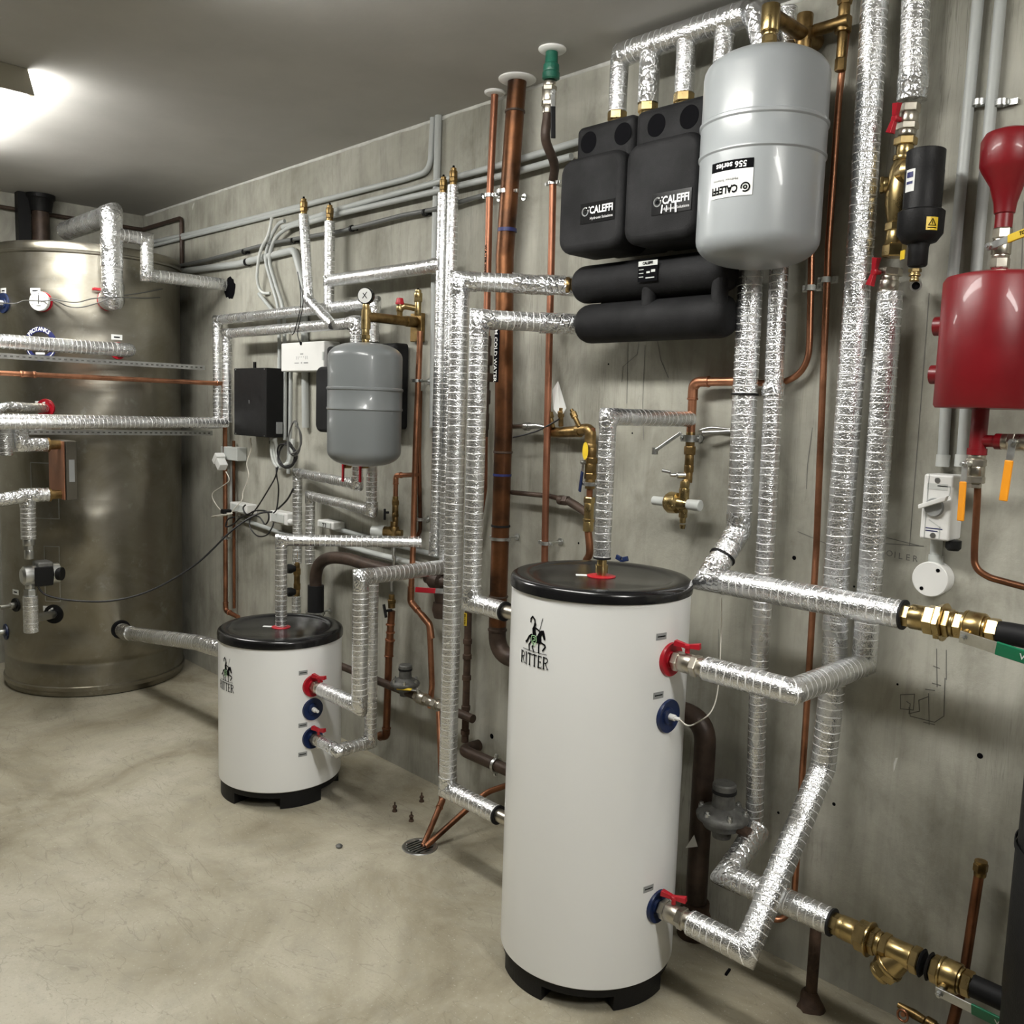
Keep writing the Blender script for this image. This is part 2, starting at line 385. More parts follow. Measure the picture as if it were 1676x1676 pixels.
# ragged filler where the ceiling paint meets the bare wall
mb=MB(); xs=[XF+.05+i*.035 for i in range(int((-.3-XF)/.035))]
def rag(x): return .006+.012*abs(noise.noise(V((x*6,1,0))))+.012*max(0,noise.noise(V((x*2.1,9,0))))
vs=[];fs=[]
for i,x in enumerate(xs):
    h=rag(x); vs+=[V((x,-.0045,HC-.0005)),V((x,-.0045,HC-h)),V((x,-.0002,HC-h-.002))]
    if i: a=3*i; fs+=[(a-3,a-2,a+1,a),(a-2,a-1,a+2,a+1)]
mb.add(vs,fs); mb.build('filler_bead','wpaint',wall_r)
# pencil marks
fnw=lambda a,b:V((a,-.0008,b))
def wp(px,py): q=at(px,py,y=0); return (q.x,q.z)
mb=MB()
strokes(mb,fnw,[[wp(*p) for p in l] for l in ([(1474,1137),(1497,1136),(1495,1162),(1474,1160),(1474,1137)],[(1484,1148),(1490,1152),(1488,1168),(1505,1164),(1504,1146),(1520,1140)],[(1488,1158),(1490,1172),(1530,1182),(1545,1172),(1547,1110)],[(1515,1128),(1530,1130)],[(1533,1062),(1534,1124)],[(1549,1064),(1549,1112)],[(1520,1135),(1521,1186)],[(1512,1182),(1530,1186)],[(1528,1090),(1538,1094)],[(1526,1118),(1540,1122)])],.0022)
mb.build('pencil_sketch','graph',wall_r)
mb=MB()
for i,(ch,px) in enumerate(zip('BOILER',(1446,1456,1465,1474,1486,1498))):
    q=at(px,904+i*2.2,y=0); vs_,fs_=text_geo(ch,.022); put2d(mb,vs_,fs_,lambda a,b,q=q:V((q.x+a,-.0008,q.z+b)))
mb.build('pencil_writing','graph',wall_r)
mb=MB()
for pts in ([(1046,560),(1043,580),(1020,600),(1018,625)],[(1076,555),(1082,590),(1094,618)],[(1028,562),(1026,660)],[(1056,565),(1052,660),(1054,720)],[(1330,700),(1322,760),(1320,800)],[(1306,870),(1360,893)],[(1176,1030),(1176,1075)],[(1452,880),(1504,893)],[(1521,480),(1505,690),(1489,893)],[(1440,889),(1512,894)],[(1676,330),(1668,560)]):
    strokes(mb,fnw,[[wp(*p) for p in pts]],.0018)
mb.build('hairline_crack','graph',wall_r)
for px,py,r in ((1300,913,.006),(1365,1316,.005),(1604,1237,.007),(1469,1120,.003),(1274,1330,.004),(1583,1521,.004),(1398,960,.003),(996,596,.003),(947,889,.004),(805,1205,.010),(1035,709,.003),(1466,984,.003)):
    q=at(px,py,y=0); mb=MB(); rev(mb,(q.x,-.0004,q.z),(0,1,0),[(0,r),(.0003,r*.8),(.0003,r*.3)],10); mb.build('tie_hole','ink',wall_r)
for px,py,w,h in ((1465,1250,.006,.022),(1445,1603,.008,.008),(316,338,.02,.02)):
    q=at(px,py,y=0); mb=MB(); poly(mb,fnw,[(q.x-w*.3,q.z-h),(q.x+w*.2,q.z-h*.4),(q.x+w,q.z+h*.8),(q.x+w*.1,q.z+h*.7),(q.x-w*.6,q.z)]); mb.build('paint_scuff','wpaint',wall_r)
# ceiling battens (the first one shows at the upper left)
def batten(x0,x1,y0,y1,label,e):
    t=thing('ceiling_light',((x0+x1)/2,(y0+y1)/2,HC-.088),label,'lamp')
    m=MB(); zc=HC-.044
    yc=(y0+y1)/2
    box(m,((x0+x1)/2,yc,HC-.012),(x1-x0-.03,(y1-y0)*.8,.0235)); m.build('housing','beige',t)
    dy=.02
    for xx,s in((x0,1),(x1,-1)):
        m=MB()
        a=[V((xx,y0+dy,HC-.001)),V((xx,y1-dy,HC-.001)),V((xx,y1,HC-.082)),V((xx,y0,HC-.082))]; b=[p+V((s*.02,0,0)) for p in a]
        m.add(a+b,[(0,1,2,3),(7,6,5,4),(0,4,5,1),(1,5,6,2),(2,6,7,3),(3,7,4,0)],smooth=False); m.build('end_cap','beige',t)
    m=MB(); pr=[(y0+.012,HC-.026),(y1-.012,HC-.026),(y1-.003,HC-.07),(y1-.015,HC-.087),(y0+.015,HC-.087),(y0+.003,HC-.07)]
    vs=[V((x,a,b)) for x in(x0+.02,x1-.02) for a,b in pr]; m.add(vs,[(i,(i+1)%6,6+(i+1)%6,6+i) for i in range(6)],smooth=False)
    m.build('diffuser',emis('lit_diffuser',(1,.985,.94),e),t); return t
L1,L2,L3=42,40,56
batten(-4.66,-3.42,-1.39,-1.205,'beige fluorescent batten on the ceiling at upper left, lit',L1)
batten(-2.25,-1.01,-1.39,-1.205,'middle fluorescent batten of the ceiling row, above the picture',L2)
batten(.2,1.44,-1.39,-1.205,'fluorescent batten of the ceiling row right of the camera',L3)
w=bpy.data.worlds.new('world'); scn.world=w; w.use_nodes=True; w.node_tree.nodes['Background'].inputs[0].default_value=(.02,.02,.02,1)
scn.view_settings.view_transform='Standard'; scn.view_settings.look='None'; scn.view_settings.gamma=1; scn.view_settings.exposure=.3
# ------------------------------------------------------------------ white buffer tanks
def serif_word(mb,fn,word,h,gap):
    """serif capitals drawn from strokes"""
    G={'R':([[(.10,0),(.10,1)],[(.10,.97),(.36,.97),(.47,.88),(.49,.76),(.44,.62),(.32,.53),(.10,.52)],[(.26,.52),(.52,.03)]],[(0,0,.24),(0,1,.3),(.42,0,.6)],.66),
       'I':([[(.12,0),(.12,1)]],[(0,0,.24),(0,1,.24)],.34),
       'T':([[(.25,0),(.25,1)],[(.0,.97),(.5,.97)]],[(.14,0,.36)],.60),
       'E':([[(.10,0),(.10,1)],[(.10,.97),(.42,.97)],[(.10,.51),(.34,.51)],[(.10,.03),(.44,.03)]],[(0,0,.2),(0,1,.2)],.56)}
    tot=sum(G[c][2] for c in word); x=-tot/2
    for c in word:
        st,se,w=G[c]
        for i,pl in enumerate(st): strokes(mb,fn,[[ (h*.135 if i==0 else h*.085)]+[((x+a)*h,b*h) for a,b in pl]],.1*h)
        for a,y,b in se: quads(mb,fn,[((x+a)*h,(y*h-h*.0),(x+b)*h,(y*h+(h*.05 if y==0 else -h*.05)))])
        if c=='T':
            for a in (0,.47): quads(mb,fn,[((x+a)*h,h*.83,(x+a+.04)*h,h)])
        if c=='E':
            quads(mb,fn,[((x+.39)*h,h*.83,(x+.43)*h,h),((x+.42)*h,0,(x+.46)*h,h*.2),((x+.32)*h,h*.43,(x+.35)*h,h*.6)])
        x+=w
def rider(mb,mg,fn,s):
    k=lambda L:[(a*s,b*s) for a,b in L]
    # horse body, neck and head, rump  (x right, y up, ground line at y=0, about 1 tall)
    poly(mb,fn,k([(-.20,.42),(-.16,.56),(.0,.50),(.10,.52),(.18,.66),(.26,.74),(.38,.76),(.42,.66),(.46,.50),(.44,.44),(.38,.48),(.33,.60),(.28,.56),(.30,.40),(.26,.30),(.06,.30),(-.08,.32),(-.18,.26)]))
    poly(mb,fn,k([(-.16,.56),(-.28,.48),(-.40,.30),(-.46,.26),(-.42,.20),(-.34,.26),(-.24,.42),(-.18,.46)]))       # tail
    for pl in ([(-.15,.32),(-.26,.18),(-.24,.0)],[(-.08,.34),(-.05,.20),(-.10,.14),(-.02,.0)],[(.20,.34),(.19,.18),(.20,.0)],[(.26,.36),(.44,.30),(.46,.24),(.36,.10)]):
        strokes(mb,fn,[[s*.055]+k(pl)],.05*s)
    # rider: torso, helmet, plume, lance
    poly(mb,fn,k([(-.10,.52),(-.12,.74),(-.06,.84),(.02,.84),(.03,.72),(.08,.56),(.0,.50)]))
    poly(mb,fn,k([(-.06,.84),(-.04,.93),(.02,.96),(.06,.90),(.04,.83)])); 
    strokes(mb,fn,[[s*.06]+k([(.0,.93),(-.02,1.04),(-.12,1.12),(-.20,1.04),(-.20,.93)])],.05*s)
    strokes(mb,fn,[[s*.05]+k([(.02,.78),(.14,.74),(.20,.70)]),[s*.022]+k([(.18,.62),(.32,1.14)])],.03*s)
    sh=[(-.13,.50),(-.02,.53),(.08,.50),(.09,.36),(.02,.24),(-.03,.20),(-.09,.26),(-.14,.38)]
    g=lambda a,b:fn(a,b)+ (fn(a,b)-V((0,0,0)))*0
    strokes(mg,fn,[[s*.022]+k(sh+[sh[0]]),[s*.018]+k([(-.06,.46),(.02,.46),(.03,.38),(-.06,.37),(-.07,.29),(.02,.28)])],.02*s)
def radial(cx,cy,r,a,z): return V((cx+r*math.cos(a),cy+r*math.sin(a),z)),V((math.cos(a),math.sin(a),0))
def flange(t,p,d,mat,R=.043):
    m=MB(); rev(m,p-d*.006,d,[(0,R),(.008,R),(.012,R*.97),(.010,R*.80),(.007,R*.62),(.007,R*.50),(.012,R*.46),(.012,.001)],32); return m.build('port_flange',mat,t)
def tag_label(t,cx,cy,r,a,z,w=.034,h=.017,txt=True):
    fn=cyl_fn(cx,cy,r,a,z,.0008); m=MB(); quads(m,fn,[(-w/2,-h/2,w/2,h/2)]); o=m.build('port_label','glab',t)
    fn=cyl_fn(cx,cy,r,a,z,.0014); m=MB(); quads(m,fn,[(-w*.38,-h*.08,w*.38,h*.10)]); m.build('print','ink',o)
def tank(cx,cy,r,zb,zs,zt,feet,label):
    t=thing('buffer_tank',(cx,cy,0),label,'tank','white buffer tanks on the floor')
    m=MB(); rev(m,(cx,cy,0),Z1,[(zb,r-.02),(zb,r-.004),(zb+.004,r),(zs,r),(zs+.002,r-.01)],96); m.build('body','white',t)
    m=MB(); R=r+.004; h=zt-zs
    rev(m,(cx,cy,0),Z1,[(zs-.002,R-.006),(zs,R),(zs+h*.55,R),(zs+h*.8,R-.003),(zs+h*.95,R-.010),(zt,R-.018),(zt,R-.046),(zt-.003,R-.052),(zt-.006,R-.062),(zt-.006,.001)],96)
    m.build('lid','blackp',t)
    m=MB(); rev(m,(cx,cy,0),Z1,[(zb-.022,r-.055),(zb-.022,r-.008),(zb+.002,r-.008),(zb+.002,r-.055)],72); b=m.build('base_ring','blackm',t)
    for a0 in feet:
        m=MB(); n=12; w=math.radians(42); ro,ri=r-.008,r-.095; vs=[]
        for i in range(n+1):
            a=math.radians(a0)-w/2+w*i/n
            for R_,z in((ro,.001),(ro,zb-.02),(ri,zb-.02),(ri,.001)): vs.append(V((cx+R_*math.cos(a),cy+R_*math.sin(a),z)))
        fs=[(4*i+j,4*i+(j+1)%4,4*i+4+(j+1)%4,4*i+4+j) for i in range(n) for j in range(4)]+[(0,1,2,3),(4*n+3,4*n+2,4*n+1,4*n)]
        m.add(vs,fs,smooth=False); m.build('foot','blackm',b)
    return t
TX,TY,TR=-1.516,-.415,.2355
SX,SY,SR=-3.073,-.471,.2335
T1=tank(TX,TY,TR,.0614,1.0495,1.081,(-99,-9,81,171),'tall white buffer tank with black lid, the larger of the two, right of centre')
T2=tank(SX,SY,SR,.0655,.6105,.645,(-99,-9,81,171),'short white buffer tank with black lid, left of centre')
def logo(t,px,py,cx,cy,r,h,s,gy):
    a,z=on_cyl(px,py,cx,cy,r); fn=cyl_fn(cx,cy,r,a,z,.0012)
    m=MB(); serif_word(m,fn,'RITTER',h,0); quads(m,fn,[(-s*.55,gy-.0006,s*.55,gy+.0008)]); mg=MB()
    f2=lambda a_,b_:fn(a_+.002,b_+gy); rider(m,mg,f2,s); o=m.build('printed_emblem','ink',t)
    fn2=cyl_fn(cx,cy,r,a,z,.002); m2=MB(); rider(MB(),m2,lambda a_,b_:fn2(a_+.002,b_+gy),s); m2.build('shield_outline','pgrn',o)
logo(T1,873,1090,TX,TY,TR,.030,.078,.037)
logo(T2,370,1130,SX,SY,SR,.030,.078,.037)
# ports of the tall tank
pT=lambda z:V((TX+TR,TY,z)); ZR,ZB,ZL=.903,.758,.256
flange(T1,pT(ZR),X1,'redp'); flange(T1,pT(ZB),X1,'bluep'); flange(T1,pT(ZL),X1,'bluep')
for zz,py in((ZR+.063,0),(ZB+.06,0),(ZL+.06,0)): tag_label(T1,TX,TY,TR,-.17,zz)
m=MB(); stack(m,pT(ZB)+X1*.004,X1,[(.018,.008,24),(.014,.005,24)]); m.build('sensor_plug','wplas',T1)
m=MB(); rev(m,(TX,TY,1.0748),Z1,[(0,.038),(.002,.038),(.003,.034),(.0035,.013)],32); fl=m.build('top_flange','redp',T1)
m=MB(); box(m,(TX-.035,TY-.028,1.0755),(.045,.020,.001),(V((.7,.7,0)),V((-.7,.7,0)),Z1)); m.build('paper_tab','paper',T1)
m=MB(); rev(m,(TX,TY,1.0755),Z1,[(0,.012),(.010,.012),(.010,.017),(.03,.017),(.03,.013),(.055,.013)],20); m.build('top_nipple','brass',T1)
pL=lambda z:V((TX-TR,TY,z))
# ports of the short tank
pS=lambda z:V((SX+SR,SY,z)); SRd,SBl,SLo=.462,.372,.262
flange(T2,pS(SRd),X1,'redp',.042); flange(T2,pS(SBl),X1,'bluep',.042); flange(T2,pS(SLo),X1,'bluep',.042)
m=MB(); stack(m,pS(SBl)+X1*.004,X1,[(.016,.009,24),(.016,.006,24)]); m.build('sensor_plug','wplas',T2)
for zz in(SRd+.056,SBl-.054,SLo-.056): tag_label(T2,SX,SY,SR,-.17,zz)
m=MB(); rev(m,(SX,SY,.6385),Z1,[(0,.036),(.002,.036),(.003,.032),(.0035,.013)],32); m.build('top_flange','redp',T2)
m=MB(); box(m,(SX-.035,SY-.033,.6395),(.045,.018,.001),(V((.7,.7,0)),V((-.7,.7,0)),Z1)); m.build('paper_tab','paper',T2)
# ------------------------------------------------------------------ big stainless tank
BX,BY,BR,BZ=-5.026,-.483,.443,2.237
T3=thing('storage_tank',(BX,BY,0),'tall dull stainless steel storage tank at the left by the far wall','tank')
m=MB(); pr=[(.045,BR),(.16,BR),(.165,BR-.003),(.175,BR-.003),(.18,BR),(.20,BR)]
pr+=[(z/100,BR) for z in range(30,218,12)]+[(2.19,BR)]
rev(m,(BX,BY,0),Z1,pr,120); m.build('shell','stain',T3)
m=MB(); rev(m,(BX,BY,0),Z1,[(.005,BR-.02),(.005,BR-.004),(.03,BR+.003),(.034,BR+.008),(.052,BR+.008),(.056,BR+.001)],120); m.build('bottom_band','stain',T3)
m=MB(); rev(m,(BX,BY,0),Z1,[(0,BR-.01),(.012,BR-.002),(.012,BR-.05)],96); m.build('base_seal','blackm',T3)
m=MB(); rev(m,(BX,BY,0),Z1,[(2.183,BR+.001),(2.187,BR+.009),(2.196,BR+.010),(2.20,BR+.004),(2.226,BR+.004),(2.237,BR-.004),(2.245,BR-.05),(2.262,.001)],120,caps=False); m.build('lid_band','stain',T3)
def bt(px,py): return on_cyl(px,py,BX,BY,BR)
def panel(px0,py0,px1,py1):   # pressed rectangular frame
    a0,z1=bt(px0,py0); a1,z0=bt(px1,py1); a=(a0+a1)/2; z=(z0+z1)/2; w=(a1-a0)*BR/2; h=(z1-z0)/2
    fn=cyl_fn(BX,BY,BR,a,z,.0025); m=MB(); th=.0045
    quads(m,fn,[(-w,h-th,w,h),(-w,-h,w,-h+th),(-w,-h,-w+th,h),(w-th,-h,w,h)]); m.build('pressed_frame','steel',T3)
panel(50,756,98,850); panel(72,893,100,985)
# round sticker
a,z=bt(66,563); fn=cyl_fn(BX,BY,BR,a,z,.002); fn3=cyl_fn(BX,BY,BR,a,z,.003); Rb=.082
m=MB(); n=40
for i in range(n):
    t0,t1=2*math.pi*i/n,2*math.pi*(i+1)/n
    m.add([fn(Rb*.70*math.cos(t0),Rb*.70*math.sin(t0)),fn(Rb*math.cos(t0),Rb*math.sin(t0)),fn(Rb*math.cos(t1),Rb*math.sin(t1)),fn(Rb*.70*math.cos(t1),Rb*.70*math.sin(t1))],[(0,1,2,3)],smooth=False)
st=m.build('round_sticker','navy',T3)
m=MB()
for i,ch in enumerate('PROTANKS'):
    ph=math.radians(140-i*12.5); vs_,fs_=text_geo(ch,.026,bold=.0006)
    put2d(m,vs_,fs_,lambda x,y,ph=ph:fn3((Rb*.85+y)*math.cos(ph)+x*math.sin(ph),(Rb*.85+y)*math.sin(ph)-x*math.cos(ph)))
strokes(m,fn3,[[(-.03,.02),(.03,.02)],[(-.035,.008),(-.02,-.03),(0,.0),(.02,-.03),(.035,.008)],[(-.02,-.045),(.02,-.045)]],.010)
strokes(m,fn3,[[(Rb*.9*math.cos(t),Rb*.9*math.sin(t)) for t in [math.radians(q) for q in range(200,345,8)]]],.004)
m.build('sticker_print','wink',st)
def big_port(px,py,mat,R=.042,name='port_flange'):
    a,z=bt(px,py); p,d=radial(BX,BY,BR,a,z); return p,d,flange(T3,p,d,mat,R)
p,d,_=big_port(6,496,'bluep',.05); m=MB(); stack(m,p,d,[(.05,.012,24)]); m.build('sensor_sleeve','wplas',T3); PB1=p+d*.03
p,d,_=big_port(70,494,'redp',.048)
m=MB(); stack(m,p,d,[(.012,.014,24)]); rev(m,p+d*.012,d,[(0,.040),(.004,.046),(.022,.046),(.024,.043),(.023,.040)],36); g=m.build('thermometer','wplas',T3); g['label']='round white dial thermometer'; PB2=p+d*.02
m=MB(); fx=d.cross(Z1)*-1; fnd=plane_fn(p+d*.0362,Z1.cross(d),Z1,.001); strokes(m,fnd,[[.004,(0,-.012),(0,.026)],[.003,(-.010,-.022),(.010,-.022)]],.003)
strokes(m,fnd,[[.002,(.030*math.sin(q),.030*math.cos(q)),(.036*math.sin(q),.036*math.cos(q))] for q in [math.radians(k) for k in range(-120,121,30)]],.002); m.build('dial_print','ink',g)
PV,DV,_=big_port(177,492,'redp',.05)
big_port(193,574,'redp'); P4,D4,_=big_port(75,668,'redp',.045)
P5,D5,_=big_port(88,1005,'blackm',.048); P6,D6,_=big_port(26,990,'blackm',.035); P7,D7,_=big_port(10,1034,'bluep',.042); P8,D8,_=big_port(198,1030,'rubber',.048)
for px,py in((58,476),(6,476),(191,552),(66,661),(79,996),(26,969)):
    a,z=bt(px,py); fn=cyl_fn(BX,BY,BR+.001,a,z,.001); m=MB(); quads(m,fn,[(-.026,-.013,.026,.013)]); o=m.build('port_label','paper',T3)
    fn=cyl_fn(BX,BY,BR+.001,a,z,.002); m=MB(); quads(m,fn,[(-.014,-.003,.014,.003)]); m.build('print','ink',o)
# ------------------------------------------------------------------ generic fittings
def lever(t,p,n,d,L,mat,w=.018,bend=.0,txt=None,nut=True):
    """flat steel lever: pivot p, normal n, pointing d, with a coated grip"""
    p,n,d=V(p),V(n).normalized(),V(d).normalized(); d=(d-n*d.dot(n)).normalized(); s=n.cross(d)
    m=MB(); box(m,p+d*(L*.14)+n*.001,(L*.36,w*.9,.003),(d,s,n)); rev(m,p-n*.012,n,[(0,.007),(.012,.007)],16); a=m.build('lever','steel',t,bevel=.0008)
    m=MB(); box(m,p+d*(L*.64)+n*(.001+bend),(L*.68,w,.006),(d,s,n)); g=m.build('lever_grip',mat,a,bevel=.0022)
    if nut: m=MB(); rev(m,p+n*.002,n,[(0,.0075),(.006,.0075)],6,False); rev(m,p+n*.008,n,[(0,.004),(.004,.004)],12); m.build('lever_nut','steel',a)
    if txt:
        fn=plane_fn(p+d*(L*.64)+n*(.0045+bend),d,s,.0004); m=MB(); vs_,fs_=text_geo(txt,w*.62,bold=.0003); put2d(m,vs_,fs_,fn); m.build('lettering',txt and ('ink' if mat in('yel','ora') else 'wink'),g)
    return a
def butterfly(t,p,n,d,L=.026,mat='redp'):
    p,n,d=V(p),V(n).normalized(),V(d).normalized(); d=(d-n*d.dot(n)).normalized(); s=n.cross(d)
    m=MB(); rev(m,p-n*.014,n,[(0,.006),(.012,.006),(.012,.009),(.020,.009),(.022,.006)],16)
    for k in(-1,1):
        c=p+d*(k*L*.62)+n*.003; m.add([c+d*(-k*L*.45)+s*.005-n*.005,c+d*(k*L*.45)+s*.009-n*.003,c+d*(k*L*.5)-s*.009-n*.003,c+d*(-k*L*.45)-s*.005-n*.005,
             c+d*(-k*L*.45)+s*.005+n*.006,c+d*(k*L*.42)+s*.008+n*.011,c+d*(k*L*.45)-s*.008+n*.011,c+d*(-k*L*.45)-s*.005+n*.006],[(0,3,2,1),(4,5,6,7),(0,1,5,4),(1,2,6,5),(2,3,7,6),(3,0,4,7)],smooth=False)
    return m.build('butterfly_handle',mat,t,bevel=.001)
def valve(p,d,segs,label,mat='nickel',name='ball_valve',cat='valve',group=None):
    t=thing(name,p,label,cat,group); m=MB(); stack(m,p,d,segs); m.build('valve_body',mat,t); return t
def clamp(c,ax,r,label,wall=True,group=None,name='pipe_clamp',w=.012,rub=True,mat='steel'):
    c=V(c); ax=V(ax).normalized(); t=thing(name,c,label,'pipe clamp',group)
    m=MB(); rev(m,c-ax*w/2,ax,[(0,r+.001),(0,r+.005),(w,r+.005),(w,r+.001)],24,caps=False)
    s=ax.cross(Y1).normalized() if abs(ax.dot(Y1))<.9 else X1
    for k in(-1,1): box(m,c+s*k*(r+.011),(.016,.007,w),(s,s.cross(ax),ax))
    m.build('band',mat,t,bevel=.0008)
    m=MB()
    for k in(-1,1): rev(m,c+s*k*(r+.012)-Y1*.009,Y1,[(0,.0045),(.004,.0045),(.004,.0025),(.016,.0025)],10)
    m.build('screws','steel',t)
    if wall and c.y+r<-.01:
        m=MB(); rev(m,(c.x,c.y+r+.003,c.z),Y1,[(0,.0035),(-c.y-r-.008,.0035),(-c.y-r-.008,.012),(-c.y-r-.0035,.012)],12); m.build('wall_stud','steel',t)
    return t
def vpath(px0,py0,px1,py1,y): return [at(px0,py0,y=y),at(px1,py1,y=y)]
# ------------------------------------------------------------------ right-hand group
# R4 : flow from the dirt separator down to the tall tank's upper port
e=V((TX+TR,TY,ZR)); E0=go(e,'x',px=1297); W0=V((E0.x,-.062,ZR)); Wt=at(1457,478,y=-.062)
s0=e+X1*.012
v=valve(s0,X1,[(.018,.026,6),(.036,.0245,24),(.018,.028,6),(.024,.024,24)],'ball valve with red butterfly handle on the red upper port of the tall tank',group=None)
butterfly(v,s0+X1*.035+Z1*.040,Z1,(1,.25,0),.030)
foil([V((s0.x+.092,TY,ZR)),E0,W0,Wt],.0295,'foil-lagged pipe from the tall tank\'s red port to the wall and up to the separator',tapes=[(around([s0,E0,W0,Wt],1,.035),.0275),(around([s0,E0,W0,Wt],2,.05),.0285)])
# lower port -> diagonal -> R3 riser
e=V((TX+TR,TY,ZL)); s0=e+X1*.012; E1=go(e,'x',px=1221); D1=at(1347,1256,y=-.085); D2=at(1366,1090,y=-.075); D3=at(1369,945,y=-.07); D4_=at(1410,380,y=-.075); D5_=at(1432,0,y=-.075); top=go(D5_,'z',py=-60)
v=valve(s0,X1,[(.018,.026,6),(.036,.0245,24),(.018,.028,6),(.022,.024,24)],'ball valve with red butterfly handle on the blue bottom port of the tall tank')
butterfly(v,s0+X1*.035+Z1*.040,Z1,(1,.25,0),.030)
P_=[V((s0.x+.090,TY,ZL)),E1,D1,D2,D3,D4_,D5_,top]
foil(P_,.0315,'thick foil-lagged riser slanting from the tall tank\'s bottom port to the wall and ceiling',tapes=[(around(P_,1,.05),.0285),(around(P_,2,.05),.029),(around(P_,5,.04),.0315)],mat='foil')
# R1 upper pipe
A0=at(1240,20,y=-.10);A1=at(1229,440,y=-.09); A2=at(1219,650,y=-.09); A3=at(1209,868,y=-.09); A4=at(1160,948,y=-.20); A5=at(1478,1012,y=-.20); A5.z=A4.z
foil([A1+Z1*.0,A2,A3,A4,A5],.033,'foil-lagged pipe dropping left below the big grey vessel, then right to the upper brass union',tapes=[(around([A2,A3,A4],1,.05),.0345),(around([A3,A4,A5],1,.05),.035)],ends='b')
q=A3+(A4-A3)*.55; m=MB(); rev(m,q-(A4-A3).normalized()*.003,(A4-A3),[(0,.0335),(0,.0365),(.006,.0365),(.006,.0335)],20,caps=False); one(m,'cable_tie','blackm','black cable tie round the slanting foil pipe beside the tall tank','cable tie')
q=A2+V((0,0,.004)); m=MB(); rev(m,q,Z1,[(0,.0335),(0,.0365),(.006,.0365),(.006,.0335)],20,caps=False); one(m,'cable_tie','blackm','black cable tie round the left foil pipe below the big grey vessel','cable tie')
Zu=A4.z; yb=-.20; xs=A5.x
segs=[(.018,.026,6),(.032,.028,24),(.024,.034,6),(.014,.041,6),(.003,.042,24),(.014,.033,6),(.008,.029,24)]
t=thing('pipe_union',(xs,yb,Zu-.03),'large aged brass union at the end of the upper foil pipe','pipe union'); m=MB(); stack(m,(xs,yb,Zu),X1,segs); m.build('union_body','brass',t)
xs2=xs+sum(s[0] for s in segs)
v=valve((xs2,yb,Zu),X1,[(.018,.030,6),(.006,.035,24),(.034,.034,24),(.006,.029,24),(.022,.029,6)],'brass ball valve with green lever handle on the upper pipe at the right edge','brass')
m=MB(); rev(m,(xs2+.036,yb-.032,Zu-.008),(0,-1,-.25),[(0,.010),(.010,.010),(.010,.007),(.018,.007)],16); m.build('stem','brass',v)
lever(v,(xs2+.036,yb-.052,Zu-.013),(0,-1,-.25),(1,-.10,-.18),.21,'grn',.030,txt='WRAS')
xs3=xs2+.086
H0=V((xs3-.004,yb,Zu)); hosep=[H0,H0+X1*.06,V((xs3+.15,yb-.01,Zu-.01)),V((-.44,yb-.01,Zu-.03))]
m=MB(); sweep(m,smooth_path(hosep,6),.024,20); one(m,'black_hose','rubber','thick black hose leaving the green-handled upper valve at the right edge','hose')
# lower return pipe
R2a=at(1289,14,y=-.07); R2t=at(1275,440,y=-.07);R2m=at(1266,640,y=-.07); R2b=at(1242,1100,y=-.07); R2c=at(1234,1352,y=-.06)
foil([R2a,R2t,R2m,R2b,R2c],.0245,'foil-lagged wall riser, right one of the pair below the big grey vessel',tapes=[([R2m+Z1*.02,R2m-Z1*.012],.028),([R2c+Z1*.05,R2c-Z1*.006],.022)])
B0=at(1190,1432,y=-.25); B1=at(1362,1502,y=-.25); B1.z=B0.z; Bw=V((B0.x-.005,-.10,B0.z+.075))
tube([R2c+Z1*.01,V((R2c.x,R2c.y,R2c.z-.05)),Bw+V((0,.0,.0))],.011,'short copper stub linking the wall riser to the low elbow','copd',.02)
foil([Bw+V((0,0,0)),B0,B1],.032,'low foil-lagged pipe passing behind the slanting pipe, ending in a brass union',tapes=[([Bw,B0,B0+X1*.05],.0335)],ends='b')
xb=B1.x; zb=B0.z; yl=-.25
segs=[(.02,.025,6),(.012,.027,24),(.030,.028,24),(.028,.035,6),(.006,.040,24),(.014,.031,6),(.010,.028,24)]
t=thing('pipe_union',(xb,yl,zb-.03),'aged brass union on the low pipe at lower right','pipe union'); m=MB(); stack(m,(xb,yl,zb),X1,segs); m.build('union_body','brass',t)
x2=xb+.12
t=thing('strainer',(x2,yl,zb-.08),'brass Y-strainer with its cap pointing down-left, on the low pipe','strainer')
m=MB(); stack(m,(x2,yl,zb),X1,[(.018,.030,6),(.05,.027,24),(.018,.030,6)]); dd=V((-.62,-.15,-.75)).normalized(); q=V((x2+.055,yl,zb))
rev(m,q,dd,[(0,.022),(.03,.028),(.045,.031)],24); m.build('strainer_body','brass',t)
m=MB(); stack(m,q+dd*.045,dd,[(.010,.034,24),(.018,.032,6),(.010,.026,24)]); m.build('strainer_cap','brass',t)
m=MB()
for dx in(.088,.104,): rev(m,(x2+dx,yl,zb),X1,[(0,.0265),(.003,.0315),(.006,.0265)],24)
m.build('joint_ring','rubber',t)
x3=x2+.112
v=valve((x3,yl,zb),X1,[(.018,.030,6),(.006,.034,24),(.034,.033,24),(.006,.028,24),(.020,.028,6)],'brass ball valve with green lever on the low pipe at the lower right corner','brass')
m=MB(); rev(m,(x3+.036,yl-.028,zb-.012),(0,-1,-.4),[(0,.010),(.010,.010),(.010,.007),(.018,.007)],16); m.build('stem','brass',v)
lever(v,(x3+.036,yl-.047,zb-.019),(0,-1,-.4),(1,-.15,-.10),.21,'grn',.030,txt='WRAS')
x4=x3+.084
m=MB(); sweep(m,smooth_path([V((x4-.004,yl,zb)),V((x4+.05,yl,zb)),V((x4+.12,yl-.004,zb+.0)),V((-.44,yl,zb))],6),.0235,20); one(m,'black_hose','rubber','black hose from the green-handled low valve into the black cylinder','hose')
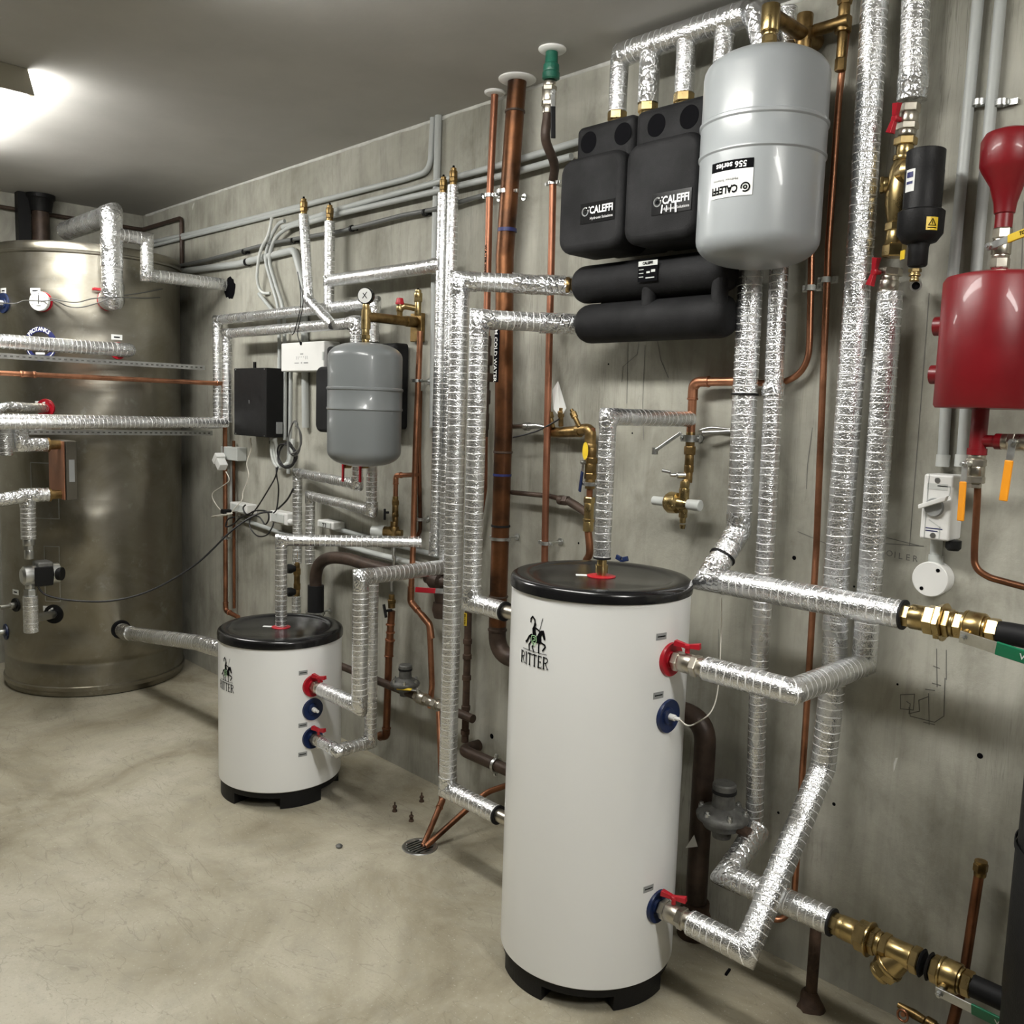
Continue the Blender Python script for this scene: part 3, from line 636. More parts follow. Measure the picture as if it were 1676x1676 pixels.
# black cylinder at the right edge
a=at(1665,1200,y=-.32); cx=a.x+.188; cy=-.30
t=thing('black_cylinder',(cx,cy,0),'tall black jacketed cylinder cut by the right edge of the picture','tank')
m=MB(); rev(m,(cx,cy,0),Z1,[(.01,.15),(.012,.168),(.40,.170),(.41,.172),(.70,.172),(.705,.169),(.92,.169),(.955,.155),(.97,.10),(.972,.001)],64); m.build('jacket','blackm',t)
for zz in(.70,.28): m=MB(); rev(m,(cx,cy,zz),Z1,[(0,.1725),(0,.1745),(.012,.1745),(.012,.1725)],64,caps=False); m.build('jacket_strap','rubber',t)
# capped copper stub
a=at(1603,1440,y=-.06); b=at(1580,1560,y=-.06); 
t=tube([V((b.x,-.06,.20)),V((a.x,-.06,a.z+.045))],.011,'short upright copper pipe with a brass cap near the lower right edge','copd',0)
m=MB(); stack(m,(a.x,-.06,a.z+.01),Z1,[(.010,.0135,24),(.020,.016,6),(.006,.014,24)]); m.build('end_cap','brassd',t)
m=MB(); sweep(m,smooth_path([V((b.x,-.06,.24)),V((b.x,-.06,.2)),V((b.x-.004,-.07,.15)),V((b.x-.02,-.08,.0))],6),.0125,16); m.build('lower_pipe','copd',t)
# small red valve near the floor
a=at(1483,1652,y=-.05); t=thing('drain_valve',a,'small drain valve with a copper-red wheel low on the wall at the bottom edge','valve')
m=MB(); rev(m,a,(1,0,-.12),[(-.02,.007),(.0,.009),(.02,.012),(.045,.010),(.05,.015),(.07,.015),(.072,.012),(.12,.012)],16); m.build('valve_body','brassd',t)
m=MB(); dW=V((-.1,-1,.15)); rev(m,V(a)+V((.004,-.02,.0)),dW,[(0,.006),(.008,.006)],12)
for i in range(12):
    p0=V((0,0,0))
ring=[V(a)+V((.004,-.03,0))+frame(dW)[0]*(.013*math.cos(t_))+frame(dW)[1]*(.013*math.sin(t_)) for t_ in [2*math.pi*i/14 for i in range(15)]]
sweep(m,ring,.003,8); m.build('hand_wheel','copper',t)
# rusty stub in the floor
a=at(1326,1648,z=0); b=at(1334,1515,y=a.y)
t=thing('rusty_stub',a,'rusty upright pipe stub set in a rough collar on the floor by the wall','pipe')
m=MB(); cyl(m,(a.x,a.y,.0),(a.x,a.y,b.z+.06),.0145); m.build('stub_pipe','rust',t)
m=MB(); sweep(m,[V((a.x,a.y,0)),V((a.x,a.y,.045))],.03,16,jit=.012,step=.009,rf=lambda L:.034-.36*L if L<.05 else .018); m.build('mortar_collar','rust',t)
# long thin copper down the wall (C2) and the curved one (C3)
c0=at(1386,48,y=-.035); c1=at(1373,160,y=-.035); c2=at(1356,400,y=-.035); c3=at(1336,900,y=-.035); c4=at(1319,1180,y=-.035); c5=at(1306,1490,y=-.035)
tube([c0,c1,c2,c3,c4,V((c4.x+.002,-.035,c5.z)),V((c4.x-.0,-.10,c5.z-.012)),V((c4.x-.06,-.12,c5.z-.01))],.0085,'long thin copper pipe down the wall between the foil risers, ending in a U-bend','copper',.03,fit=None)
d0=at(1330,300,y=-.03); d1=at(1327,470,y=-.03); d2=at(1325,560,y=-.03); d3=at(1318,590,y=-.03); d4=at(1300,616,y=-.03); d5=at(1255,628,y=-.03); d6=at(1165,625,y=-.04)
e1=at(1148,626,y=-.05); e2=at(1133,650,y=-.05); e3=at(1131,700,y=-.05)
tube([d0,d1,d2],.0085,'shorter thin copper pipe left of the long one, bending left behind the foil risers','copper',0)
o_=bpy.data.objects['copper_pipe.001'] if 'copper_pipe.001' in bpy.data.objects else None
m=MB(); sweep(m,smooth_path([d2,at(1322,585,y=-.03),at(1312,606,y=-.03),at(1295,620,y=-.03),at(1270,627,y=-.03),at(1220,626,y=-.035)],8),.0085,14)
last=[o for o in bpy.data.objects if o.get('label','').startswith('shorter thin copper')][0]; m.build('bend','copper',last)
for (px,py,lab) in ((1327,471,'saddle clip on the shorter thin copper pipe'),(1352,458,'saddle clip on the long thin copper pipe')):
    q=at(px,py,y=-.035); t=thing('saddle_clip',q,lab,'pipe clip')
    m=MB(); rev(m,q-Z1*.007,Z1,[(0,.0095),(0,.0115),(.014,.0115),(.014,.0095)],18,caps=False); box(m,(q.x,-.021,q.z),(.018,.022,.014)); m.build('clip','gplas',t,bevel=.001)
    for k in(-1,1):
        m=MB(); box(m,(q.x+k*.020,-.026,q.z),(.015,.006,.018)); tt=m.build('tab','gplas',t,bevel=.002); m=MB(); rev(m,(q.x+k*.020,-.029,q.z),-Y1,[(0,.004),(.003,.004)],12); m.build('screw','steel',tt)
# dirt separator column (R4 top)
Xc=Wt.x; yc=-.062
ft=at(1499,0,y=-.07); fb=at(1492,165,y=-.065)
foil([go(ft,'z',py=-70),ft,at(1494,125,y=-.066),fb],.031,'foil-lagged pipe from the ceiling ending above the upper red valve',tapes=[([at(1495,122,y=-.066),fb],.034)])
def colp(px,py): return at(px,py,y=-.064)
v=valve(colp(1484,222),colp(1489,172)-colp(1484,222),[(.012,.020,24),(.016,.025,6),(.022,.022,24),(.020,.025,6)],'ball valve with red butterfly handle above the black separator')
q=colp(1484,198); butterfly(v,q+V((-.012,-.032,0)),(-.35,-1,0),(.25,0,1),.030,'redp')
v=valve(colp(1449,492),colp(1461,430)-colp(1449,492),[(.010,.022,24),(.014,.022,24),(.022,.024,24),(.012,.021,24),(.018,.027,6)],'ball valve with red butterfly handle below the black separator')
q=colp(1455,447); butterfly(v,q+V((-.018,-.034,0)),(-.35,-1,0),(.25,0,1),.030,'redp')
t=thing('dirt_separator',colp(1470,400),'black cylindrical dirt separator on brass body, left of the red tank','separator')
a=colp(1483,225); b=colp(1462,425); dcol=(b-a).normalized(); Lc=(b-a).length
m=MB(); stack(m,a,dcol,[(.018,.026,6),(.022,.019,24),(.012,.024,24)]); rev(m,a+dcol*.05,dcol,[(0,.020),(.02,.028),(.06,.034),(.10,.032),(.13,.026),(.15,.020)],28); stack(m,a+dcol*(Lc-.085),dcol,[(.02,.026,6),(.03,.023,24),(.03,.027,6)]); stack(m,a+dcol*.105-X1*.02-Y1*.01,V((-.9,-.42,0)),[(.016,.018,24),(.008,.020,6)])
m.build('brass_tee','brass',t)
cs=at(1512,300,y=-.145); cs0=at(1513,247,y=-.145); ztop=cs0.z; zbt=at(1508,400,y=-.145).z
ctr=V((cs.x,-.145,0))
m=MB(); rev(m,a+dcol*.085,V((ctr.x-a.x-dcol.x*.085,-.08,0)),[(0,.026),(.05,.028),(.06,.020)],24); m.build('side_boss','brass',t)
zm=at(1508,345,y=-.145).z
m=MB(); rev(m,ctr,Z1,[(zbt,.02),(zbt+.005,.036),(zbt+.022,.048),(zm-.004,.049),(zm,.044),(zm+.001,.040),(ztop-.045,.041),(ztop-.044,.0405),(ztop-.002,.0405),(ztop,.038)],48); m.build('separator_housing','blackm',t)
fn=cyl_fn(ctr.x,ctr.y,.0485,-.95,(zm+zbt)/2,.001); m=MB(); quads(m,fn,[(-.0,-.014,.026,.014)]); lb=m.build('warning_label','yel',t)
m=MB(); fn=cyl_fn(ctr.x,ctr.y,.0485,-.95,(zm+zbt)/2,.0018); strokes(m,fn,[[(.005,-.004),(.013,.010),(.021,-.004),(.005,-.004)],[(.013,.005),(.013,-.001)],[(.004,-.009),(.022,-.009)]],.0018); m.build('print','ink',lb)
fn=cyl_fn(ctr.x,ctr.y,.0405,-1.9,zm+.06,.001); m=MB(); quads(m,fn,[(-.014,-.024,.010,.024)]); o=m.build('side_label','paper',t); fn=cyl_fn(ctr.x,ctr.y,.0405,-1.9,zm+.06,.0018); m=MB(); quads(m,fn,[(-.010,.006,.006,.018),(-.010,-.008,.006,-.002)]); m.build('print','navy',o)
m=MB(); rev(m,(ctr.x,ctr.y,zbt-.048),Z1,[(0,.018),(.004,.021),(.04,.021),(.052,.024)],28); m.build('drain_body','blackm',t)
m=MB(); stack(m,(ctr.x-.004,ctr.y,zbt-.052),-Z1,[(.008,.014,6),(.004,.011,24),(.005,.0125,24),(.006,.009,24),(.005,.0105,24)]); m.build('hose_tail','brass',t)
m=MB(); box(m,(ctr.x-.028,ctr.y-.016,zbt-.022),(.016,.002,.020),(V((.8,-.6,0)),V((.6,.8,0)),Z1)); m.build('hang_tag','yel',t)
q=at(1499,468,y=-.10); m=MB(); rev(m,q,(.35,-.85,-.2),[(-.055,.013),(0,.013),(0,.009),(-.02,.009)],24,caps=False); pe_=one(m,'pipe_end','steel','open steel tube end below the black separator, facing the camera','pipe end'); dq=V((.35,-.85,-.2)).normalized(); m=MB(); rev(m,q-dq*.006,dq,[(0,.0088),(.0005,.001)],20); m.build('bore','ink',pe_)
# red tank with funnel
cxr=at(1541,560,y=-.16).x+.105; cyr=-.16; zt_=at(1600,452,y=-.20).z; zb_=at(1590,668,y=-.20).z
RR=.105
t=thing('red_vessel',(cxr,cyr,zb_),'glossy red steel vessel on the wall at the right edge','vessel')
m=MB(); rev(m,(cxr,cyr,0),Z1,[(zb_,RR-.02),(zb_,RR-.004),(zb_+.006,RR),(zt_-.01,RR),(zt_,RR-.006),(zt_+.006,RR-.03),(zt_+.007,.001)],80); m.build('shell','red',t)
for pz in(536,614):
    z=at(1530,pz,y=-.13).z; m=MB(); rev(m,(cxr-RR-.020,-.15,z),X1,[(0,.021),(.035,.021)],20); m.build('side_stub','red',t)
za=zt_+.006; top_=at(1640,376,y=cyr).z
m=MB(); rev(m,(cxr,cyr,za-.004),Z1,[(0,.016),(.02,.016)],20); m.build('neck','red',t)
zv=at(1640,437,y=cyr).z
v=valve((cxr,cyr,za+.012),Z1,[(.022,.019,6),(.006,.017,24),(.026,.019,24),(.006,.017,24),(.022,.019,6)],'ball valve with yellow lever between the red funnel and the red vessel')
lever(v,(cxr-.012,cyr-.026,za+.055),(-.55,-.83,0),(1,-.55,.12),.17,'yel',.017,txt='TO OPEN')
zf=za+.012+.082
t=thing('red_funnel',(cxr,cyr,zf),'red funnel-shaped air pot on top of the red vessel','air vent')
m=MB(); rev(m,(cxr,cyr,zf),Z1,[(0,.017),(.028,.017),(.030,.020),(.05,.022),(.085,.032),(.115,.05),(.125,.055),(.175,.056),(.19,.048),(.197,.03),(.199,.001)],48); m.build('funnel_body','red',t)
# red drop pipe, tee and the two orange levers
zq=zb_-.002; zd=at(1608,745,y=-.16).z
xd=cxr-.012
t=thing('red_drop_pipe',(xd,-.16,zd),'red drop pipe with a side tee under the red vessel','pipe')
m=MB(); cyl(m,(xd,-.16,zd),(xd,-.16,zq+.002),.017); zt2=at(1620,722,y=-.16).z; rev(m,(xd,-.16,zt2),X1,[(0,.013),(.035,.013),(.035,.017),(.048,.017)],20); rev(m,(xd,-.16,zd),Z1,[(0,.020),(.014,.020)],24); m.build('pipe_body','red',t)
v=valve((xd,-.16,zd+.001),-Z1,[(.010,.018,24),(.016,.021,6),(.020,.019,24),(.016,.021,6),(.010,.015,6)],'nickel ball valve under the red drop pipe with an orange lever pointing down')
lever(v,(xd-.012,-.187,zd-.020),(-.45,-.89,0),(-.02,-.10,-1),.125,'ora',.017,bend=.002)
v=valve((xd+.048,-.16,zt2),X1,[(.012,.017,24),(.014,.020,6),(.026,.018,24),(.016,.020,6),(.12,.014,24)],'nickel ball valve to the right of the red drop pipe, orange lever hanging down')
lever(v,(xd+.076,-.186,zt2-.0),(-.1,-1,0),(-.06,-.05,-1),.125,'ora',.017,bend=.002)
y_=-.16; zz=zd-.07
b1=at(1600,800,y=-.15); b2=at(1595,900,y=-.14); b3=at(1608,940,y=-.14); b4=at(1640,951,y=-.14); b5=at(1700,966,y=-.14)
m=MB(); sweep(m,smooth_path([V((xd,-.16,zz+.01)),b1,b2,at(1598,928,y=-.14),at(1616,943,y=-.14),b4,b5,at(1800,985,y=-.14)],8),.0075,14); one(m,'copper_pipe','copd','dark copper tube curving down and right under the orange-lever valve','pipe')
# pvc conduits on the right
for i,(a0,b0,lab) in enumerate((((1601,0),(1560,447),'grey conduit from the ceiling behind the red vessel, left one of the pair'),((1638,0),(1597,447),'grey conduit from the ceiling behind the red vessel, right one of the pair'))):
    t_=go(at(*a0,y=-.016),'z',py=-60); lo=at((1543,1574)[i],758,y=-.016); A=at(*a0,y=-.016)
    m=MB(); sweep(m,[t_,A,at(*b0,y=-.016),lo],.0125 if i==0 else .0125,18); o=one(m,'conduit','pvc',lab,'conduit','conduits behind the red vessel')
    m=MB(); rev(m,lo+Z1*.0,Z1,[(-.008,.0155),(.02,.0155)],20); m.build('coupling','gplas',o)
q=at(1625,168,y=-.012); 
for px in(1603,1640):
    q=at(px,168,y=-.016); t=thing('conduit_clip',q,'saddle clip on the %s grey conduit above the red vessel'%('left' if px<1620 else 'right'),'pipe clip'); m=MB(); rev(m,q-Z1*.006,Z1,[(0,.0130),(0,.0145),(.012,.0145),(.012,.0130)],18,caps=False); box(m,(q.x+.02,-.006,q.z),(.02,.008,.012)); m.build('clip','steel',t)
# isolator switch
cA=at(1512.5,775,y=-.075); cB=at(1562,776,y=-.075); cC=at(1503.5,881,y=-.075)
w_=cB.x-cA.x; h_=cA.z-cC.z; cc=V(((cA.x+cB.x)/2,-.038,(cA.z+cC.z)/2))
t=thing('isolator_switch',cc-Z1*h_/2,'light grey isolator switch box with rotary handle under the conduits','switch')
m=MB(); box(m,cc,(w_,.074,h_)); m.build('switch_box','wplas',t,bevel=.006,seg=3)
fnS=plane_fn((cc.x,-.0753,cc.z),X1,Z1,.0006)
m=MB(); strokes(m,fnS,[[(-w_*.32,h_*.5),(-w_*.32,-h_*.5)]],.0012); m.build('lid_seam','glab',t)
m=MB(); rev(m,(cc.x-.004,-.0755,cc.z+.0),-Y1,[(0,.022),(.008,.020),(.008,.001)],28); hb=m.build('dial','glab',t)
m=MB(); P=[(-.028,-.006),(.030,.018),(.034,.030),(.020,.026),(-.030,.004)]; vs=[V((cc.x-.004+a,-.083,cc.z+b)) for a,b in P]+[V((cc.x-.004+a,-.097,cc.z+b)) for a,b in P]
m.add(vs,[(4,3,2,1,0),(5,6,7,8,9)]+[(i,(i+1)%5,5+(i+1)%5,5+i) for i in range(5)],smooth=False); m.build('rotary_handle','wplas',hb,bevel=.002)
m=MB(); strokes(m,fnS,[[(-w_*.2,-.03),(w_*.18,-.045),(w_*.18,-h_*.47)],[(w_*.4,.03),(w_*.4,.05),(.0,.05)]],.0025)
m.build('moulded_line','gplas',t)
m=MB(); quads(m,fnS,[(-.024,h_*.27,.022,h_*.36)]); m.build('relief_mark','gplas',t)
m=MB(); quads(m,fnS,[(-.02,-h_*.33,.018,-h_*.315),(-.02,-h_*.37,.008,-h_*.355)]); m.build('print','navy',t)
for z in(h_*.41,-h_*.43): m=MB(); rev(m,(cc.x-.002,-.0745,cc.z+z),-Y1,[(0,.0065),(.0015,.0065),(.0015,.004)],16); m.build('screw','steel',t)
m=MB(); rev(m,(cc.x+.036,-.05,cc.z-h_/2+.002),-Z1,[(0,.017),(.018,.017),(.024,.012)],20); m.build('cable_gland','blackm',t)
jb=at(1523,948,y=-.04); xq=at(1523,905,y=-.03)
t=thing('round_junction_box',(jb.x,-.02,jb.z-.04),'round white junction box below the isolator switch','junction box')
m=MB(); rev(m,(jb.x,-.001,jb.z),-Y1,[(0,.040),(.034,.040),(.035,.042),(.042,.042),(.044,.040)],40); m.build('box_body','wplas',t)
m=MB(); cyl(m,(jb.x+.002,-.024,jb.z+.03),(cc.x-.012,-.024,cc.z-h_/2+.01),.0135); rev(m,(jb.x+.002,-.024,jb.z+.035),Z1,[(0,.0165),(.022,.0165)],20); m.build('spout','gplas',t)
for sx in(-1,1): m=MB(); rev(m,(jb.x+sx*.017,-.0445,jb.z+sx*.024),-Y1,[(0,.0045),(.0015,.0045)],12); m.build('screw','ink',t)
# ------------------------------------------------------------------ black pump manifold (two pump stations on a header)
def rbox(mb,x0,x1,y0,y1,z0,z1,r,n=6):
    """box with vertical-plane (x,z) rounded corners, front edge softened"""
    def ring(y,i):
        a0,a1,b0,b1=x0+i,x1-i,z0+i,z1-i; rr=max(r-i,.002); P=[]
        for cx,cz,s in((a1-rr,b1-rr,0),(a0+rr,b1-rr,90),(a0+rr,b0+rr,180),(a1-rr,b0+rr,270)):
            for k in range(n+1):
                t=math.radians(s+90*k/n); P.append(V((cx+rr*math.cos(t),y,cz+rr*math.sin(t))))
        return P
    fr=min(.022,(y1-y0)*.3)
    rings=[ring(y1,0)]+[ring(y0+fr*(1-math.sin(math.radians(a))),fr*(1-math.cos(math.radians(a)))) for a in range(0,91,15)]
    m=len(rings[0]); vs=[p for R_ in rings for p in R_]; fs=[]
    for i in range(len(rings)-1):
        for k in range(m): k2=(k+1)%m; fs.append((i*m+k,i*m+k2,(i+1)*m+k2,(i+1)*m+k))
    mb.add(vs,fs,smooth=True); mb.add(rings[-1],[tuple(range(m))],smooth=False); mb.add(rings[0],[tuple(reversed(range(m)))],smooth=False); return mb
def caleffi(t,o,X,Y,s,bg,ink,sub='Hydronic Solutions',flip=False,plate=True):
    fn0=plane_fn(o,X,Y,.0012); fn=plane_fn(o,X,Y,.0022)
    if plate: m=MB(); quads(m,fn0,[(-s*1.75,-s*.75,s*1.75,s*.8)]); pl=m.build('name_plate',bg,t)
    else: pl=t
    m=MB(); vs_,fs_=text_geo('CALEFFI',s*.78,bold=s*.022); put2d(m,[(a*.86+s*.42,b+s*.18) for a,b,_ in vs_],fs_,fn)
    ci=lambda r,a0,a1:[(-s*1.22+r*math.cos(math.radians(a)),s*.16+r*math.sin(math.radians(a))) for a in range(a0,a1,15)]
    strokes(m,fn,[[s*.10]+ci(s*.30,60,390),[s*.09]+ci(s*.10,0,361)],.1*s); quads(m,fn,[(-s*.86,s*.40,-s*.76,s*.5)])
    vs_,fs_=text_geo(sub,s*.30); put2d(m,[(a+s*.45,b-s*.42) for a,b,_ in vs_],fs_,fn); m.build('lettering',ink,pl); return pl
YM=-.26
ml=at(913,330,y=YM).x; mm_=at(1019,300,y=YM).x; W=mm_-ml; mr=mm_+W
zt=at(940,218,y=YM).z; zs_=at(915,262,y=YM).z; zb=at(985,418,y=YM).z-.0
zb=at(940,415,y=YM).z; zt1=at(948,207,y=-.225).z; TX_=[at(1010,192,y=-.14),at(1060,182,y=-.14),at(1119,165,y=-.14),at(1181,150,y=-.14)]; OP=[at(963,233,y=-.226),at(1019,216,y=-.226),at(1074,201,y=-.226),at(1128,186,y=-.226)]
man=[]
for i,(xa,xb_) in enumerate(((ml,mm_),(mm_+.003,mr+.003))):
    t=thing('pump_station',((xa+xb_)/2,-.14,zb),('black foam-shelled pump station, left one, its name plate clean','black foam-shelled pump station partly behind the big grey vessel, white marks on its plate')[i],'pump','black pump stations over the manifold')
    m=MB(); rbox(m,xa,xb_,YM,-.13,zb+.002,zs_-.002,.045); m.build('front_cover','epp',t)
    m=MB(); rbox(m,(at(941,240,y=-.225).x if i==0 else xa),xb_,-.225,-.03,zb+.02,zt1,.02); bk=m.build('back_shell','epp',t)
    for k in(.27,.73):
        q_=OP[2*i+(k>.5)]; m=MB(); rev(m,(q_.x,-.2252,OP[0].z),-Y1,[(0,.030),(.0005,.0295),(.0006,.001)],28,smooth=False); m.build('thermometer_opening','ink',bk)
    m=MB(); box(m,((xa+xb_)/2,YM-.0005,zs_-.02),((xb_-xa)*.9,.002,.003)); 
    px,py=((978,347),(1099,331))[i]; q=at(px,py,y=YM); pl=caleffi(t,(q.x,YM-.0006,q.z),X1,Z1,.036,'blackp','wink')
    if i: m=MB(); fn=plane_fn((q.x,YM-.0006,q.z),X1,Z1,.004); strokes(m,fn,[[.0042,(-.026,-.005),(-.028,-.024)],[.003,(-.012,-.008),(-.012,-.022)],[.003,(.002,-.006),(.002,-.024)],[.006,(.016,-.0),(.018,-.026)]],.003); m.build('white_marks','wink',pl)
    for k in(.27,.73):       # brass tails on top
        if i and k>.5: continue
        xx=TX_[2*i+(k>.5)].x; m=MB(); stack(m,(xx,-.14,zt1-.002),Z1,[(.014,.020,24),(.010,.024,24),(.026,.028,6)]); m.build('union_nut','brass',t); man.append((xx,-.14,zt1+.046))
xx=TX_[3].x; man.append((xx,-.14,zt1+.036))
# header
hz1=at(1100,447,y=-.2).z; hz2=at(1100,515,y=-.2).z
t=thing('manifold_header',((ml+mr)/2,-.13,hz2-.05),'black foam-shelled header with two fat horizontal barrels under the pump stations','manifold')
m=MB(); xl=at(945,455,y=-.15).x; xr=mr+.05
def barrel(z,xa,xb,r,nm):
    m=MB(); L=xb-xa; pr=[(0,.001),(.001,r*.5),(.004,r*.72),(.012,r*.88),(.024,r*.97),(.038,r),(L-.038,r),(L-.024,r*.97),(L-.012,r*.88),(L-.004,r*.72),(L-.001,r*.5),(L,.001)]
    rev(m,(xa,-.14,z),X1,pr,36,caps=False); return m.build(nm,'epp',t)
z1=at(1000,456,y=-.2).z; z2=at(1000,524,y=-.2).z
barrel(z1,xl,xr,.056,'upper_barrel'); barrel(z2,xl+.02,xr,.058,'lower_barrel')
m=MB(); box(m,((xl+xr)/2+.02,-.12,(z1+z2)/2),(xr-xl-.14,.05,z1-z2)); m.build('bridge_plate','epp',t,bevel=.006)
for px in(1050,1165):
    xx=at(px,487,y=-.2).x; m=MB(); cyl(m,(xx,-.165,z1),(xx,-.165,z2),.022); m.build('cross_rib','epp',t)
q=at(1058,443,y=-.2055); fn=plane_fn((q.x,-.1985,q.z),X1,Z1,.001); m=MB(); quads(m,fn,[(-.034,-.028,.034,.014)]); lb=m.build('rating_plate','ink',t)
fn=plane_fn((q.x,-.1985,q.z),X1,Z1,.002); m=MB(); quads(m,fn,[(-.033,.014,.033,.028),(-.030,.004,-.014,.006),(-.030,-.006,-.014,-.004),(-.030,-.016,-.014,-.014),(-.004,-.006,.008,-.001),(.012,-.004,.026,.003),(-.006,-.02,.024,-.017)]); lp=m.build('plate_print','gplas',lb)
fn=plane_fn((q.x,-.1985,q.z+.021),X1,Z1,.003); m=MB(); vs_,fs_=text_geo('CALEFFI',.010,bold=.0005); put2d(m,vs_,fs_,fn); m.build('lettering','ink',lb)
# foil header pipes above the pump stations
zt_h=[]
for i,(xx,yy,zz) in enumerate(man):
    a=V((xx,yy,zz)); b=V((xx,yy,at(1005,94,y=-.14).z))
    lab=['first foil-lagged tail from the left above the pump stations','second foil tail from the left above the pump stations, crumpled and short','third foil tail above the pump stations, next to the grey vessel','fourth foil tail above the pump stations, half behind the grey vessel'][i]
    foil([a,b],.0265 if i!=1 else .029,lab,mat='foilp' if i!=1 else 'tape',jit=.001,tapes=[([a+Z1*.0,a+Z1*.03],.026)] if i==1 else ())
zc=at(1005,94,y=-.14).z
p1=V((man[0][0],-.14,zc)); p2=V((at(1222,35,y=-.14).x,-.14,zc))
foil([p1,p2],.0335,'foil-lagged pipe under the ceiling joining the tails over the pump stations',mat='foilp',tapes=[([p1-X1*.0,p1+X1*.03],.034)])
p3=V((p2.x+.02,-.13,zc+.01)); foil([p3,V((p3.x+.045,-.12,man[0][2]+.02))],.036,'crumpled taped foil drop beside the brass neck of the big grey vessel',mat='tape',jit=.003)
# inlet pipes into the header
C3=at(741,600,y=-.415); C3x=at(742,900,y=-.415).x; C3b=at(742,1297,y=-.415)
i1=at(757,461,y=-.415); j1=at(938,465,y=-.15); j1=V((xl+.004,-.14,z1)); i1.z=z1
# column 3 : lowest port of the tall tank to the upper barrel
c3=V((C3x,-.415,0)); zlo=C3b.z
P_=[go(pL(zlo),'x',px=815),V((c3.x,-.415,zlo)),V((c3.x,-.415,z1)),j1-X1*.02]
foil(P_,.0285,'front foil-lagged column from the tall tank\'s lower left port up to the upper barrel',tapes=[(around(P_,1,.045),.030),(around(P_,2,.05),.030),([P_[3]-(P_[3]-P_[2])*.55,P_[3]],.0305)],ends='a')
m=MB(); cyl(m,go(pL(zlo),'x',px=812),pL(zlo)+X1*.003,.020); one(m,'port_nipple','nickel','short metal nipple in the tall tank\'s lower left port','pipe fitting')
zup=at(835,1003,y=-.415).z; c4x=at(772,985,y=-.415).x
P_=[go(pL(zup),'x',px=826),V((c4x,-.415,zup)),V((c4x,-.415,z2)),V((xl+.01,-.14,z2))]
foil(P_,.0285,'foil-lagged column from the tall tank\'s upper left port up to the lower barrel',tapes=[(around(P_,1,.045),.030),(around(P_,2,.05),.030),([P_[3]-(P_[3]-P_[2])*.4,P_[3]-(P_[3]-P_[2])*.05],.0315)],ends='a')
m=MB(); cyl(m,go(pL(zup),'x',px=822),pL(zup)+X1*.003,.020); one(m,'port_nipple','nickel','short metal nipple in the tall tank\'s upper left port','pipe fitting')
for p,nm in((j1,'upper'),(V((xl+.02,-.14,z2)),'lower')):
    m=MB(); d=(V((0,.275,0))+X1*.25).normalized(); stack(m,p-d*.045,d,[(.012,.025,24),(.022,.022,6),(.02,.018,24)]); one(m,'header_union','brassd','brass union where the %s inlet enters the black header'%nm,'pipe fitting')
# wall risers beside them, with brass air vents
RY=-.075
def airvent(p,label,s=1.0):
    t=thing('air_vent',p,label,'air vent'); m=MB(); stack(m,p,Z1,[(.012*s,.012*s,24),(.014*s,.015*s,6),(.022*s,.014*s,24),(.010*s,.010*s,24)]); m.build('vent_body','brassd',t)
    m=MB(); stack(m,V(p)+Z1*.058*s,Z1,[(.008*s,.004*s,12)]); m.build('vent_cap','ink',t); return t
h4=go(V((SX+SR,SY,SRd)),'x',px=588); h4=V((h4.x,SY,0)); u4=go(V((h4.x,SY,SRd)),'z',py=945)
r1=V((at(719,600,y=RY).x,RY,0)); r2x=at(737,500,y=RY).x
zr1=at(720,318,y=RY).z; zr2=at(737,305,y=RY).z
P_=[V((r1.x,RY,zr1)),V((r1.x,RY,u4.z+.03))]
foil(P_,.0205,'left thin foil-lagged riser of the wall pair, capped by a brass air vent',tapes=[([P_[1]+Z1*.09,P_[1]],.024)])
airvent(P_[0],'brass air vent on the left, lower riser of the wall pair',1.0)
P_=[V((r2x,RY,zr2)),V((r2x,RY,u4.z-.03))]
foil(P_,.0205,'right thin foil-lagged riser of the wall pair, slightly taller, capped by a brass air vent')
airvent(P_[0],'brass air vent on the right, taller riser of the wall pair',1.05)
zH=at(718,434,y=RY).z; hl=at(545,453,y=RY)
foil([V((r1.x,RY-.0,zH)),V((hl.x,RY-.005,zH-.0))],.0265,'straight foil-lagged pipe along the wall between the short riser and the wall pair',tapes=[([V((r1.x+.01,RY,zH)),V((r1.x-.05,RY,zH))],.029)],mat='foilp')
# small tank flow/return
pR=V((SX+SR,SY,SRd)); s0=pR+X1*.012
v=valve(s0,X1,[(.014,.024,6),(.026,.0225,24),(.014,.0255,6)],'ball valve with red handle on the short tank\'s red port')
butterfly(v,s0+X1*.03+Z1*.038,Z1,(1,.3,0),.027)
P_=[s0+X1*.05,V((h4.x,SY,SRd)),V((h4.x,SY,u4.z)),V((h4.x,RY-.0,u4.z))]
foil(P_,.0275,'foil-lagged pipe from the short tank\'s red port, up and back to the wall',tapes=[(around(P_,1,.04),.0285),(around(P_,2,.045),.029)])
pR=V((SX+SR,SY,SLo)); s0=pR+X1*.012; g1=go(pR,'x',px=553); g2=go(g1,'y',px=606)
v=valve(s0,X1,[(.014,.024,6),(.026,.0225,24),(.014,.0255,6)],'ball valve with red handle on the short tank\'s bottom blue port')
butterfly(v,s0+X1*.03+Z1*.038,Z1,(1,.3,0),.027)
zg=u4.z-.035
P_=[s0+X1*.05,g1,g2,V((g2.x,g2.y,zg)),V((g2.x,RY-.04,zg)),V((g2.x,RY,zg))]
foil(P_[:4]+[P_[5]],.0225,'thinner foil-lagged pipe from the short tank\'s bottom port, up beside the thick one',tapes=[(around(P_,1,.04),.025),(around(P_,2,.035),.0245)])
